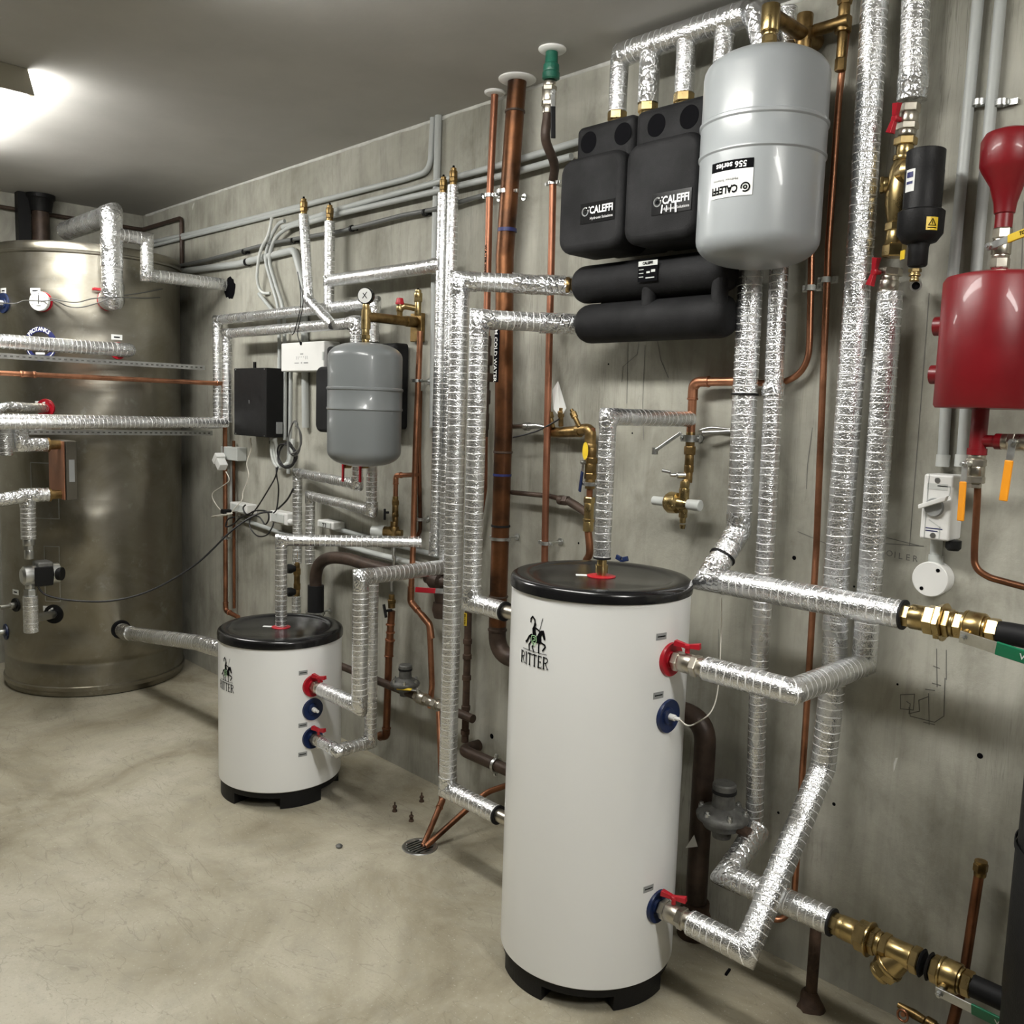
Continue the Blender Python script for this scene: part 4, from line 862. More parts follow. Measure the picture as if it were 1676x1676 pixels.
# foil from the short tank's lid
s1=V((SX,SY,.642)); s2=go(s1,'z',py=884); 
s3=at(690,887,z=s2.z);
P_=[s1,s2,s3]
foil(P_,.0225,'foil-lagged pipe rising from the short tank\'s lid and turning back to the wall',tapes=[(around(P_,1,.03),.0235)])
# foil from the tall tank's lid
s1=V((TX,TY,1.125)); s2=go(s1,'z',py=682); s3=go(s2,'y',px=1138); s3.y=min(s3.y,-.052)
P_=[s1,s2,s3]
foil(P_,.0225,'foil-lagged pipe rising from the tall tank\'s lid and turning back to the wall copper',ends='a',tapes=[(around(P_,1,.03),.0235)])
# ------------------------------------------------------------------ vessels
def vessel(cx,cy,r,z0,z1,mat,label,rib):
    t=thing('expansion_vessel',(cx,cy,z0),label,'expansion vessel','grey expansion vessels'); H=z1-z0; m=MB(); pr=[]
    hb=r*.42; ht=r*.40
    for k in range(0,10): a=math.radians(90*k/9); pr.append((z0+hb*(1-math.cos(a)),r*(math.sin(a)**.72 if a>0 else .001)))
    zm=z0+H*rib
    pr+=[(zm-.045,r),(zm-.041,r+.0035),(zm-.036,r+.0035),(zm-.032,r+.001),(zm+.028,r+.001),(zm+.032,r+.0045),(zm+.038,r+.0045),(zm+.042,r)]
    for k in range(0,10): a=math.radians(90*k/9); pr.append((z1-ht*(1-math.sin(a)),max(.001,r*(math.cos(a)**.72) if k<9 else .001)))
    rev(m,(cx,cy,0),Z1,pr,80,caps=False); m.build('vessel_body',mat,t); return t
VY=-.235; vR=.147
vb=at(1234,432,y=VY-.06); vt=at(1252,88,y=VY); vc=at(1247,260,y=VY-.0); vx=vc.x
v0=vessel(vx,VY,vR,at(1235,434,y=VY-.03).z,at(1252,90,y=VY).z,'greyv','large light grey expansion vessel hanging in front of the black pump stations',.585)
a_,z_=on_cyl(1195,293,vx,VY,vR); fn=cyl_fn(vx,VY,vR,a_,z_,.0016); fn2=cyl_fn(vx,VY,vR,a_,z_,.0028)
m=MB(); quads(m,fn,[(-.054,-.040,.054,.020)]); lb=m.build('sticker','paper',v0)
m=MB(); quads(m,fn,[(-.054,.020,.054,.042)]); m.build('sticker_band','ink',lb)
m=MB(); vs_,fs_=text_geo('556 series',.019,bold=.0004); put2d(m,[(-a,-b+.031) for a,b,_ in vs_],fs_,fn2); m.build('band_lettering','wink',lb)
m=MB(); vs_,fs_=text_geo('CALEFFI',.024,bold=.0008); put2d(m,[(-a*.82-.014,-b-.022) for a,b,_ in vs_],fs_,fn2); vs_,fs_=text_geo('Hydronic Solutions',.0085); put2d(m,[(-a-.012,-b-.001) for a,b,_ in vs_],fs_,fn2)
ci=lambda r,a0,a1:[(.038+r*math.cos(math.radians(a)),-.022+r*math.sin(math.radians(a))) for a in range(a0,a1,15)]
strokes(m,fn2,[[.0032]+ci(.0095,-120,210),[.003]+ci(.0035,0,361)],.003); m.build('lettering','ink',lb)
ztop=at(1252,90,y=VY).z
t=thing('vessel_neck',(vx,VY,ztop-.004),'aged brass neck and arm holding the large grey vessel, reaching back to the wall','pipe fitting')
m=MB(); stack(m,(vx,VY,ztop-.006),Z1,[(.020,.018,6),(.010,.015,24),(.018,.0175,6),(.008,.015,24),(.06,.022,24)]); m.build('neck','brass',t)
za=ztop+.09
m=MB(); cyl(m,(vx,VY,za),(vx,-.075,za),.0175); stack(m,(vx,-.075,za-.055),Z1,[(.02,.014,6),(.085,.02,24)]); stack(m,(vx,-.085,za),Y1,[(.07,.024,24)]); m.build('arm','brassd',t)
m=MB(); stack(m,(vx+.09,-.05,za-.10),Z1,[(.03,.014,6),(.06,.012,24),(.035,.02,24),(.03,.014,24),(.06,.018,6)]); stack(m,(vx+.02,-.06,za+.01),X1,[(.09,.015,24)]); one(m,'safety_group','brassd','brass safety fittings on the wall at the top edge, right of the big vessel','pipe fitting')
# small vessel
UY=-.255; uR=.1385
ux=at(597,665,y=UY).x; uz0=at(595,764,y=UY-.02).z; uz1=at(600,561,y=UY).z
v1=vessel(ux,UY,uR,uz0,uz1,'greyd','smaller darker grey expansion vessel on the wall above the short white tank',.55)
t=thing('vessel_neck',(ux,UY,uz1-.004),'brass neck with arm and pressure gauge on top of the smaller grey vessel','pipe fitting')
zg2=at(594,500,y=UY).z; arm=at(600,518,y=UY).z
m=MB(); stack(m,(ux,UY,uz1-.006),Z1,[(.018,.014,24),(.018,.018,6),(.02,.014,24),(.012,.016,24)]); cyl(m,(ux,UY,uz1+.05),(ux,UY,arm+.025),.0175); stack(m,(ux,UY,arm+.025),Z1,[(.02,.013,24),(.012,.009,6)]); m.build('neck','brass',t)
m=MB(); cyl(m,(ux,UY,arm),(ux,-.055,arm),.0185); m.build('arm','brassd',t)
gz=arm+.075; gd=V((.55,-.83,0)).normalized()
m=MB(); rev(m,V((ux,UY,gz))-gd*.012,gd,[(0,.024),(.002,.030),(.022,.031),(.026,.029)],32); g=m.build('gauge_case','blackp',t)
m=MB(); rev(m,V((ux,UY,gz))+gd*.0145,gd,[(0,.027),(.0008,.001)],32); dl=m.build('gauge_dial','paper',g)
m=MB(); fn=plane_fn(V((ux,UY,gz))+gd*.0155,Z1.cross(gd),Z1,.0005); strokes(m,fn,[[.003,(-.008,-.010),(.008,.012)],[.003,(.008,-.010),(-.006,.008)]],.003); m.build('gauge_needle','ink',g)
wx=ux
t=thing('safety_group',(wx+.0,-.05,arm-.06),'brass safety bracket on the wall with a red-capped relief valve and air vent','pipe fitting')
m=MB(); box(m,(wx+.0,-.012,arm-.02),(.07,.02,.11)); stack(m,(wx+.0,-.07,arm),Y1,[(.05,.021,24)]); m.build('bracket','brassd',t,bevel=.003)
rv=at(664,510,y=-.11); m=MB(); stack(m,(wx,-.10,arm+.012),Z1,[(.022,.012,6),(.018,.014,24),(.012,.012,24)]); b_=m.build('relief_valve','brass',t)
m=MB(); rev(m,(wx,-.10,arm+.060),Z1,[(0,.017),(.006,.017),(.024,.012),(.025,.001)],12,False); m.build('red_cap','redp',b_)
m=MB(); sweep(m,round_path([V((wx,-.10,arm+.045)),V((wx+.01,-.085,arm+.055)),V((wx+.055,-.055,arm+.045))],.02,5),.012,14); stack(m,(wx+.055,-.055,arm+.02),Z1,[(.05,.013,24),(.018,.017,6),(.016,.016,24),(.012,.012,24)]); av=m.build('vent_body','brass',t)
m=MB(); stack(m,(wx+.055,-.055,arm+.112),Z1,[(.010,.004,12)]); m.build('vent_pin','ink',av)
# black pump shell behind the small vessel
t=thing('pump_station',(ux-.02,-.09,uz0+.1),'black rounded pump station shell mostly hidden behind the smaller grey vessel','pump')
pa=at(515,650,y=-.112).x; zpa=at(520,600,y=-.112).z; zpb=at(520,707,y=-.112).z; pt_=at(650,565,y=-.075)
m=MB(); rbox(m,pa,pa+.33,-.112,-.06,zpb,zpa,.035); m.build('front_cover','epp',t)
m=MB(); rbox(m,pa+.04,pt_.x,-.085,-.02,zpb+.03,pt_.z+.01,.015); m.build('back_shell','epp',t)
# ------------------------------------------------------------------ wall pipework, centre
def P(px,py,y): return at(px,py,y=y)
def smt(pts,r,label,mat,name,cat,n=14,k=6,group=None,parent=None):
    m=MB(); sweep(m,smooth_path(pts,k),r,n); return one(m,name,mat,label,cat,group) if parent is None else m.build(name,mat,parent)
def rose(x,y,r,label):
    m=MB(); rev(m,(x,y,HC-.0005),-Z1,[(0,r),(.004,r),(.008,r*.9),(.010,r*.55)],40); return one(m,'ceiling_rosette','wplas',label,'pipe collar')
# big brown pipe
y=-.085; b0=P(846,155,y); b1=P(826,420,y); b2=P(817,700,y); b3=P(814,1035,y); b4=P(1125,1168,y)
xb_=b3.x; zlow=P(820,1072,y).z; xr_=P(1152,1250,y).x
big=[V((b0.x,y,HC-.002)),V((b1.x,y,b1.z)),V((xb_,y,b2.z)),V((xb_,y,zlow)),V((xr_,y,zlow)),V((xr_,y,.0))]
RP=round_path(big,.075,8); zc9=zlow+.10; cut=[i for i,p_ in enumerate(RP) if p_.z<zc9][0]; RP.insert(cut,V((xb_,y,zc9))); m=MB(); sweep(m,RP[:cut+1],.031,24); bp=one(m,'drain_pipe','copb','thick brown copper pipe from the ceiling, elbowing behind the tall tank to the floor','pipe')
m=MB(); sweep(m,RP[cut:],.0308,24); m.build('lower_bend','brown',bp)
for px,py,mt in ((846,182,'brown'),(822,740,'brown'),(815,860,'rubber'),(812,975,'brown'),(812,1030,'brown')):
    q=P(px,py,y); k=(q.z-b2.z)/(b1.z-b2.z) if q.z<b1.z else 1+(q.z-b1.z)/(HC-b1.z); xx=xb_+(b1.x-xb_)*max(0,min(1,k)) if q.z<b1.z else b1.x+(b0.x-b1.x)*(q.z-b1.z)/(HC-b1.z)
    m=MB(); rev(m,(xx,y,q.z),Z1,[(-.004,.0315),(-.003,.034),(.003,.034),(.004,.0315)],24,caps=False); m.build('joint_ring',mt,bp)
q=P(826,378,y); m=MB(); rev(m,(q.x+.012,y,q.z),Z1,[(-.006,.0318),(-.006,.0325),(.006,.0325),(.006,.0318)],24,caps=False); m.build('blue_tape','navy',bp)
q=P(811,755,y); m=MB(); rev(m,(xb_,y,q.z-.045),Z1,[(-.004,.0318),(-.004,.0325),(.004,.0325),(.004,.0318)],24,caps=False); m.build('blue_tape','navy',bp)
zl0,zl1=P(826,540,y).z,P(822,626,y).z; fnc=cyl_fn(b1.x*.55+xb_*.45,y,.0318,-1.75,(zl0+zl1)/2-.0,.001); m=MB(); H_=(zl0-zl1); quads(m,fnc,[(-.014,-H_/2,-.0,H_/2),(0,-H_/2,.016,H_/2)]); lb=m.build('pipe_label','ink',bp)
fnc2=cyl_fn(b1.x*.55+xb_*.45,y,.0318,-1.75,(zl0+zl1)/2,.002); m=MB(); vs_,fs_=text_geo('M COLD WATER',.0245,bold=.0004); put2d(m,[(b-.001,-a*.96) for a,b,_ in vs_],fs_,fnc2); m.build('lettering','wink',lb)
rose(b0.x,y,.062,'larger white ceiling rosette round the thick brown pipe')
clamp(V((b1.x*.98+xb_*.02,y,P(840,313,y).z)),Z1,.032,'steel pipe clamp on the upper part of the thick brown pipe'); clamp(V((xb_,y,P(812,880,y).z)),Z1,.032,'steel pipe clamp on the lower part of the thick brown pipe',w=.01)
# copper A
y=-.05; a0=P(810,150,y); a1=P(801,330,y); a2=P(794,640,y); a3=P(792,800,y)
o=tube([V((a0.x,y,HC-.002)),a1,a2,a3,V((a3.x-.03,y,a3.z-.16))],.0125,'copper pipe with black stencilled marks, just left of the thick brown pipe','copr',0)
fnc=cyl_fn((a1.x*.6+a2.x*.4),y,.0125,-1.7,(a1.z+a2.z)/2+.13,.001); m=MB(); vs_,fs_=text_geo('WATER PIPE',.013,bold=.0003); put2d(m,[(b,-a*1.4) for a,b,_ in vs_],fs_,fnc); m.build('lettering','ink',o)
m=MB(); cyl(m,(a2.x+.003,y,P(795,715,y).z),(a2.x+.003,y,P(797,550,y).z),.0135)
for z,L,r in((P(797,560,y).z,.03,.016),(P(797,590,y).z,.035,.022),(P(796,618,y).z,.03,.027),(P(795,650,y).z,.05,.018),(P(795,690,y).z,.06,.016)):
    rev(m,(a2.x+.003,y,z-L/2),Z1,[(0,r*.9),(.004,r),(L-.004,r),(L,r*.9)],18)
m.build('tap_body','brown',o)
rose(a0.x,y,.036,'small white ceiling rosette left of the thick brown pipe'); clamp(V((a1.x,y,P(807,319,y).z)),Z1,.013,'steel pipe clamp on the stencilled copper pipe')
# copper B with green taped top
yt=-.187; y=-.075; t0=P(904,84,yt); g0=P(902,128,yt)
B=[P(896,190,yt),P(893,228,yt-.0),P(907,268,-.12),P(905,296,-.085),P(903,400,y),P(897,640,y),P(893,830,y),P(890,1000,y)]
m=MB(); sweep(m,[B[3]]+B[4:],.0115,16); cb=one(m,'copper_pipe','copr','copper pipe right of the thick brown one, with offset bend and green taped top','pipe')
m=MB(); sweep(m,smooth_path([P(898,150,yt)]+B[:4],6),.0145,16); m.build('offset_bend','brown',cb)
zA_=P(904,104,yt).z; zB_=P(902,131,yt).z; m=MB(); rev(m,(t0.x-.002,yt,0),Z1,[(zB_,.020),(zB_+.004,.0265),((zA_+zB_)/2-.004,.027),((zA_+zB_)/2,.024),((zA_+zB_)/2+.004,.025),(zA_-.004,.024),(zA_,.020),(HC-.001,.018)],20); m.build('green_taped_collar','grn2',cb)
rose(t0.x,yt,.042,'white ceiling rosette round the green taped pipe top')
v=valve(P(897,186,yt),P(900,132,yt)-P(897,186,yt),[(.022,.018,24),(.012,.023,6),(.03,.022,24),(.014,.024,6),(.014,.019,24)],'nickel ball valve with hanging black lever under the green tape')
q=P(899,158,yt); m=MB(); rev(m,q,(.9,-.5,0),[(0,.007),(.036,.007)],14); m.build('stem','nickel',v)
lever(v,q+V((.034,-.020,0)),(.9,-.5,0),(.0,.05,-1),.135,'blackm',.015)
clamp(P(905,300,-.083),Z1,.013,'steel pipe clamp below the offset bend of the right copper pipe',w=.010); clamp(P(893,889,y),Z1,.012,'steel pipe clamp low on the right copper pipe, above the tall tank')
# small wall manifold right of the brown pipe
y=-.05; t=thing('test_point_manifold',P(930,700,y),'tarnished brass branch with three test points between brown pipe and foil riser','pipe fitting')
m=MB(); sweep(m,[P(838,698,y),P(880,697,y),P(905,702,y)],.010,14); sweep(m,[P(860,698,y),P(866,698,y)],.015,14); m.build('inlet_pipe','steel',t)
m=MB(); sweep(m,[P(895,706,y),P(915,708,y),P(950,706,y)],.014,16,rf=lambda L:.0175+.004*math.sin(L*60)); m.build('branch_body','brassd',t)
for (a,b) in (((905,700),(899,672)),((918,698),(918,670)),((948,698),(936,672))):
    pa=P(*a,y-.012); pb=P(*b,y-.02); m=MB(); stack(m,pa,pb-pa,[((pb-pa).length*.55,.008,24),((pb-pa).length*.35,.011,6),(.01,.006,24)]); m.build('test_point','brassd',t)
m=MB(); sweep(m,round_path([P(945,704,y),P(967,702,y),P(966,726,y)],.03,6),.0185,18); stack(m,P(966,726,y)+Z1*.0,-Z1,[(.02,.0205,24)]); m.build('elbow','brassd',t)
m=MB(); sweep(m,smooth_path([P(840,716,y-.03),P(880,705,y-.035),P(915,686,y-.03)],6),.003,8); m.build('black_tie','cable',t)
pt=[P(904,638,-.05),P(913,624,-.05),P(926,668,-.07),P(917,684,-.07),P(906,670,-.07)]
m=MB(); m.add(pt+[p+V((.0015,.001,0)) for p in pt],[(0,1,2,3,4),(9,8,7,6,5)],smooth=False); one(m,'paper_tag','paper','white paper tag hanging beside the right copper pipe','tag')
x_=P(967,760,y).x
v=valve(V((x_,y,P(967,800,y).z)),Z1,[(.03,.016,24),(.02,.020,6),(.03,.0185,24),(.02,.021,6),(.03,.017,24)],'tarnished valve with blue lever and yellow tag beside the foil riser','brassd')
q=V((x_-.012,y-.02,P(957,756,y).z)); lever(v,q,(-.4,-.9,0),(-.25,0,-1),.10,'bluep',.014)
m=MB(); fn=plane_fn(P(958,738,y-.03),X1,Z1,.0005); n=16; poly(m,fn,[(.012*math.cos(2*math.pi*k/n),.028*math.sin(2*math.pi*k/n)) for k in range(n)]); m.build('yellow_tag','yel',v)
clamp(V((x_,y,P(966,787,y).z-.01)),Z1,.015,'small pipe clamp under the blue-lever valve')
t=thing('tee_fitting',V((x_,y,P(967,870,y).z)),'brass tee on a dark pipe behind the foil riser above the tall tank','pipe fitting')
m=MB(); stack(m,V((x_,y,P(967,870,y).z)),Z1,[(.03,.017,24),(.01,.019,6),(.05,.016,24),(.02,.018,6)]); m.build('tee_body','brass',t)
m=MB(); zt0=P(967,842,y).z; sweep(m,[V((x_,y,zt0)),P(942,827,y),P(930,820,y)],.014,14); sweep(m,[P(930,820,y),P(900,812,y),P(838,806,y)],.0085,14); stack(m,P(930,820,y),-X1,[(.02,.017,6),(.02,.016,24)]); m.build('side_branch','brown',t)
m=MB(); sweep(m,smooth_path([V((x_,y,P(967,868,y).z)),P(965,905,y),P(958,925,y),P(958,990,y)],6),.012,14); sweep(m,[V((x_,y,P(967,870,y).z)),V((x_,y,P(967,700,y).z))],.010,14); m.build('down_pipe','copd',t)
# copper elbow and brass relief valve above the tall tank
y=-.05; xv=P(1131,700,y).x
el=[P(1215,624,-.04),V((xv,y,P(1140,625,y).z)),V((xv,y,P(1131,712,y).z))]
tube(el,.0125,'copper elbow pipe reaching left from the foil riser, above the tall tank','copper',.035,fit='copper')
v=valve(V((xv,y,P(1129,790,y).z)),Z1,[(.03,.012,24),(.02,.014,24),(.03,.013,24),(.025,.0165,6),(.04,.013,24)],'brass stack with small wing handle under the copper elbow','brassd')
m=MB(); q=V((xv-.005,y,P(1125,778,y).z)); rev(m,q,(-.6,-.8,.0),[(0,.012),(.03,.010),(.034,.006),(.05,.005)],14); sweep(m,[q+V((-.030,-.04,.008)),q+V((-.052,-.05,.012))],.005,8); m.build('wing_handle','steel',v)
t=thing('relief_valve',P(1125,855,y),'brass relief valve with grey caps on the bare wall above the tall tank','valve')
c=V((xv-.006,-.075,P(1118,823,y).z))
m=MB(); rev(m,c+X1*.028,-X1,[(0,.012),(.012,.018),(.030,.020),(.036,.030),(.062,.032),(.072,.026),(.074,.014)],28); stack(m,c+V((.012,0,-.055)),Z1,[(.015,.009,24),(.015,.012,6),(.03,.013,24),(.04,.015,24),(.02,.013,24)]); rev(m,c+V((.012,0,-.06)),-Z1,[(0,.009),(.012,.007)],16); m.build('valve_body','brass',t)
m=MB(); rev(m,c-X1*.045,-X1,[(0,.014),(.05,.013)],20); m.build('left_cap','gplas',t); m=MB(); rev(m,c+X1*.028,X1,[(0,.015),(.04,.0165),(.042,.014)],20); m.build('right_cap','gplas',t)
m=MB(); sweep(m,[c+V((.012,0,.03)),V((xv,-.06,P(1129,790,y).z+.005))],.012,14); m.build('riser','brassd',t)
t=clamp(V((xv,y,P(1131,712,y).z-.01)),Z1,.014,'steel clamp with a slotted arm under the copper elbow',w=.02)
m=MB(); a=P(1115,708,y-.02); b=P(1072,738,y-.06); d=(b-a).normalized(); box(m,(a+b)/2,((b-a).length,.018,.010),(d,d.cross(Z1).normalized(),d.cross(Z1).normalized().cross(d))); rev(m,b-Z1*.01,Z1,[(0,.009),(.02,.009)],12); m.build('slotted_arm','steel',t,bevel=.002)
m=MB(); sweep(m,[P(1150,708,y),P(1196,706,-.03)],.0055,10); sweep(m,smooth_path([P(1146,704,y+.02),P(1165,700,-.02),P(1196,703,-.02)],5),.004,8); m.build('threaded_rod','steel',t)
m=MB(); q=P(1018,914,-.10); rev(m,q-Z1*.02,Z1,[(0,.007),(.016,.007)],12); 
for k in(-1,1): box(m,q+X1*k*.013,(.020,.008,.015),(V((1,0,k*.3)).normalized(),Y1,V((-k*.3,0,1)).normalized()))
t=thing('stop_valve',q-Z1*.10,'small stop valve behind the tall tank, dark blue handle peeping over the lid','valve'); m.build('butterfly_handle','bluep',t,bevel=.002); m=MB(); stack(m,q-Z1*.10,Z1,[(.03,.012,24),(.04,.016,6),(.01,.012,24)]); cyl(m,(q.x,q.y,q.z-.07),(q.x,-.001,q.z-.07),.009); m.build('valve_body','brassd',t)
# thin white sensor wire of the tall tank
p=pT(ZB)+X1*.036; smt([p,p+V((.03,-.01,-.004)),P(1140,1183,-.33),P(1165,1163,-.25),P(1176,1120,-.16),P(1180,1040,-.12),P(1181,978,-.12)],.0018,'thin white sensor wire looping up from the tall tank\'s blue port','wcable','sensor_wire','wire',8)
# ------------------------------------------------------------------ gas regulators and pipes
def regulator(c,s,label):
    t=thing('gas_regulator',c-Z1*.055*s,label,'regulator'); c=V(c)
    m=MB(); rev(m,c,Z1,[(-.055*s,.022*s),(-.03*s,.026*s),(-.028*s,.045*s),(-.012*s,.052*s),(-.008*s,.062*s),(-.002*s,.064*s),(.002*s,.064*s),(.008*s,.060*s),(.016*s,.045*s),(.024*s,.028*s),(.060*s,.026*s)],40); m.build('housing','cast',t)
    m=MB(); rev(m,c+Z1*.058*s,Z1,[(0,.0285*s),(.020*s,.0285*s),(.024*s,.025*s)],32); cp=m.build('cap','cast',t); m=MB(); rev(m,c+Z1*.058*s,Z1,[(0,.0288*s),(0,.0298*s),(.008*s,.0298*s),(.008*s,.0288*s)],32,caps=False); m.build('cap_ring','rubber',cp)
    for k in range(6):
        a=math.radians(k*60+20); m=MB(); rev(m,c+V((.053*s*math.cos(a),.053*s*math.sin(a),-.006*s)),Z1,[(0,.008*s),(.022*s,.008*s),(.022*s,.005*s),(.028*s,.005*s)],10); m.build('bolt','steel',t)
    return t
yr=-.095; c1=P(663,1118,yr); regulator(c1,.92,'grey gas regulator on the low pipe behind the short tank\'s pipes')
zg_=c1.z-.035; yg=yr
xq=P(728,1160,yg).x
t=thing('gas_pipe',(c1.x+.2,yg,zg_-.02),'grubby low pipe along the wall through the gas regulator','pipe')
xa=P(560,1100,yg).x-.1
m=MB(); cyl(m,(xa,yg,zg_),(xq+.16,yg,zg_),.016); m.build('pipe_body','brown',t)
m=MB(); stack(m,(c1.x+.07,yg,zg_),X1,[(.02,.021,6),(.04,.024,24),(.02,.021,6),(.03,.018,24),(.025,.024,6),(.02,.019,24),(.02,.023,6)]); m.build('inline_valve','nickel',t)
lv=lever(t,V((c1.x+.10,yg-.012,zg_+.032)),(0,-.3,1),(-1,-.35,-.1),.10,'yel',.013)
zz2=P(800,1247,-.10); t=thing('waste_pipe',zz2,'short grubby pipe with an end elbow, entering behind the tall tank near the floor','pipe')
x0_=P(757,1225,-.10).x; m=MB(); sweep(m,round_path([V((x0_,-.02,zz2.z)),V((x0_,-.10,zz2.z)),V((-1.62,-.10,zz2.z))],.03,6),.0215,20); m.build('pipe_body','brown',t)
clamp(V((P(812,1256,-.10).x,-.10,zz2.z)),X1,.022,'pipe clamp on the grubby short pipe left of the tall tank')
y=-.055; xg=P(764,1100,y).x
t=thing('brown_pipe',V((xg,y,P(757,1225,y).z)),'dark brown wall pipe behind the front foil columns, with a yellow printed label','pipe')
m=MB(); cyl(m,(xg,y,P(763,1215,y).z),(xg,y,P(770,880,y).z),.0135); 
for py in(1050,1075,1110,1160,1200): rev(m,(xg,y,P(766,py,y).z),Z1,[(-.010,.014),(-.008,.017),(.008,.017),(.010,.014)],18,caps=False)
m.build('pipe_body','rust',t)
q=P(764,1012,y); m=MB(); fn=plane_fn((xg,y-.014,q.z),X1,Z1,.001); quads(m,fn,[(-.007,-.024,.009,.024)]); lb=m.build('pipe_label','yel',t); m=MB(); fn=plane_fn((xg,y-.014,q.z),X1,Z1,.0018); vs_,fs_=text_geo('WATER',.012,bold=.0004); put2d(m,[(b,a) for a,b,_ in vs_],fs_,lambda a,b:fn(-a,b)); m.build('lettering','ink',lb)
# regulator behind the tall tank on the right
c2=P(1183,1334,-.155); regulator(c2,1.12,'grey gas regulator behind the tall tank, right of its side, above the floor')
m=MB(); sweep(m,round_path([c2-Z1*.03+X1*.02,c2-Z1*.03-X1*.06,V((c2.x-.06,-.06,c2.z-.03))],.02,5),.016,16); sweep(m,[c2-Z1*.02+X1*.03,c2-Z1*.02+X1*.085],.014,14); one(m,'gas_pipe','rust','rusty short pipe elbow feeding the gas regulator beside the tall tank','pipe')
m=MB(); sweep(m,[V((xr_,-.085,.0)),V((xr_,-.085,.10))],.045,20,jit=.006,step=.01,rf=lambda L:.05-.12*L); one(m,'floor_collar','rust','rusty floor collar at the foot of the thick pipe behind the tall tank','pipe collar')
a=P(1133,1378,-.14); m=MB(); fn=plane_fn(a,V((.8,.6,0)),Z1,.0005); poly(m,fn,[(-.018,-.02),(.016,-.012),(.004,.022)]); o=m.build('warning_triangle','paper'); tag(o,'small white triangular sticker on the dark pipes beside the tall tank','sticker')
rr_=[P(1165,1455,-.05),P(1230,1490,-.05),P(1262,1508,-.05)]
# ------------------------------------------------------------------ coppers into the floor drain
G=at(687,1386,z=0)
t=thing('floor_drain',(G.x,G.y,0),'round grated floor drain in front of the wall with two copper pipes ending in it','drain')
m=MB(); rev(m,(G.x,G.y,0),Z1,[(.0005,.062),(.003,.060),(.003,.048),(.0015,.046)],40,caps=False); m.build('rim','steel',t)
m=MB(); rev(m,(G.x,G.y,0),Z1,[(.0005,.048),(.0008,.001)],40); m.build('pit','ink',t)
for i in range(-3,4):
    L=math.sqrt(.047**2-(i*.013)**2); m=MB(); box(m,(G.x+i*.013,G.y,.0025),(.006,2*L,.003)); m.build('grate_bar','steel',t)
yd=-.17; k0=P(718,1165,-.12); k1=P(724,1310,-.20)
k1=at(724,1310,y=-.20); tube([k0,k1,V((G.x+.012,G.y+.006,.006))],.0105,'copper waste pipe dropping from the low gas line and bending into the floor drain','copper',.02,fit='copper')
tube([P(860,1275,-.085),P(822,1288,-.10),P(795,1297,-.12),V((G.x+.03,G.y+.002,.012))],.0105,'dark copper waste pipe coming from behind the tall tank into the floor drain','copd',.09)
# anchors and debris on the floor
for px,py in((646,1328),(690,1312),(673,1344)):
    a=at(px,py,z=0); t=thing('anchor_plug',a,{646:'small floor anchor stub, nearest the drain pipes on the left',690:'small floor anchor stub, farthest of the three, toward the wall',673:'small floor anchor stub, nearest the camera of the three'}[px],'anchor')
    m=MB(); rev(m,a,Z1,[(0,.010),(.006,.009),(.007,.006),(.016,.006),(.017,.009),(.022,.008),(.024,.003),(.036,.003)],10,rot=px); m.build('anchor_body','rust',t)
a=at(555,1387,z=0); m=MB(); rev(m,a,Z1,[(0,.010),(.006,.013),(.011,.008),(.013,.002)],7,True,rot=.4); one(m,'pebble','cast','small stone on the open floor between the two white tanks','stone')
a=at(1191,1593,z=0); b=at(1196,1586,z=0); d=(b-a).normalized(); m=MB(); box(m,a+Z1*.004,(.030,.007,.006),(d,d.cross(Z1),Z1)); one(m,'black_peg','ink','tiny black peg lying on the floor right of the tall tank','peg',bevel=.001)
# ------------------------------------------------------------------ coppers and valves above the short tank
y=-.06
mc=[P(687,542,-.062),P(684,640,y),P(680,740,y),P(676,900,y),P(672,985,y)]
o=tube([V((mc[0].x,y,mc[0].z)),mc[1],mc[2],mc[3],mc[4],P(703,1022,y),P(707,1120,y),P(704,1158,y)],.0115,'copper pipe from the small vessel\'s safety bracket down the wall to the gas line','copper',.02,fit=None)
for i,(px,py) in enumerate(((672,985),(703,1022))):
    q=P(px,py,y); m=MB(); sweep(m,round_path([q+(P(*((673,960),(690,1006))[i],y)-q),q,q+(P(*((684,999),(706,1045))[i],y)-q)],.02,5),.0138,14); m.build('elbow_fitting','copper',o)
tube([P(688,640,-.035),P(686,740,-.035),P(688,868,-.035),P(680,884,-.03)],.008,'thin second copper pipe just behind the small vessel\'s drop pipe','copd',.02)
clamp(P(683,623,y),Z1,.012,'pipe clamp on the small vessel\'s copper drop pipe'); clamp(P(688,850,-.04),Z1,.009,'small clamp on the thin copper pipe behind the drop pipe')
br=[P(682,777,y),P(648,778,y),P(646,812,y)]
tube([br[0],br[1],V((br[1].x,y,br[2].z))],.0095,'short copper branch turning down to the brass mixing valve','copper',.02,fit='copper')
xm=br[1].x; v=valve(V((xm,y,P(647,858,y).z)),Z1,[(.03,.012,24),(.012,.015,6),(.035,.013,24),(.02,.0155,6),(.015,.012,24)],'small brass valve with a black wing handle above the mixing valve','brassd')
m=MB(); q=V((xm-.015,y-.02,P(641,838,y).z)); rev(m,q,(-.5,-.85,0),[(0,.005),(.012,.005)],10); box(m,q+V((-.012,-.012,-.008)),(.010,.006,.045)); m.build('wing_handle','blackm',v,bevel=.002)
t=thing('mixing_valve',V((xm,y,P(648,905,y).z)),'brass mixing valve with a grey knob pointing left, above the horizontal foil pipe','valve')
c=V((xm,y-.005,P(648,872,y).z)); dk=V((-.85,-.5,.0)).normalized()
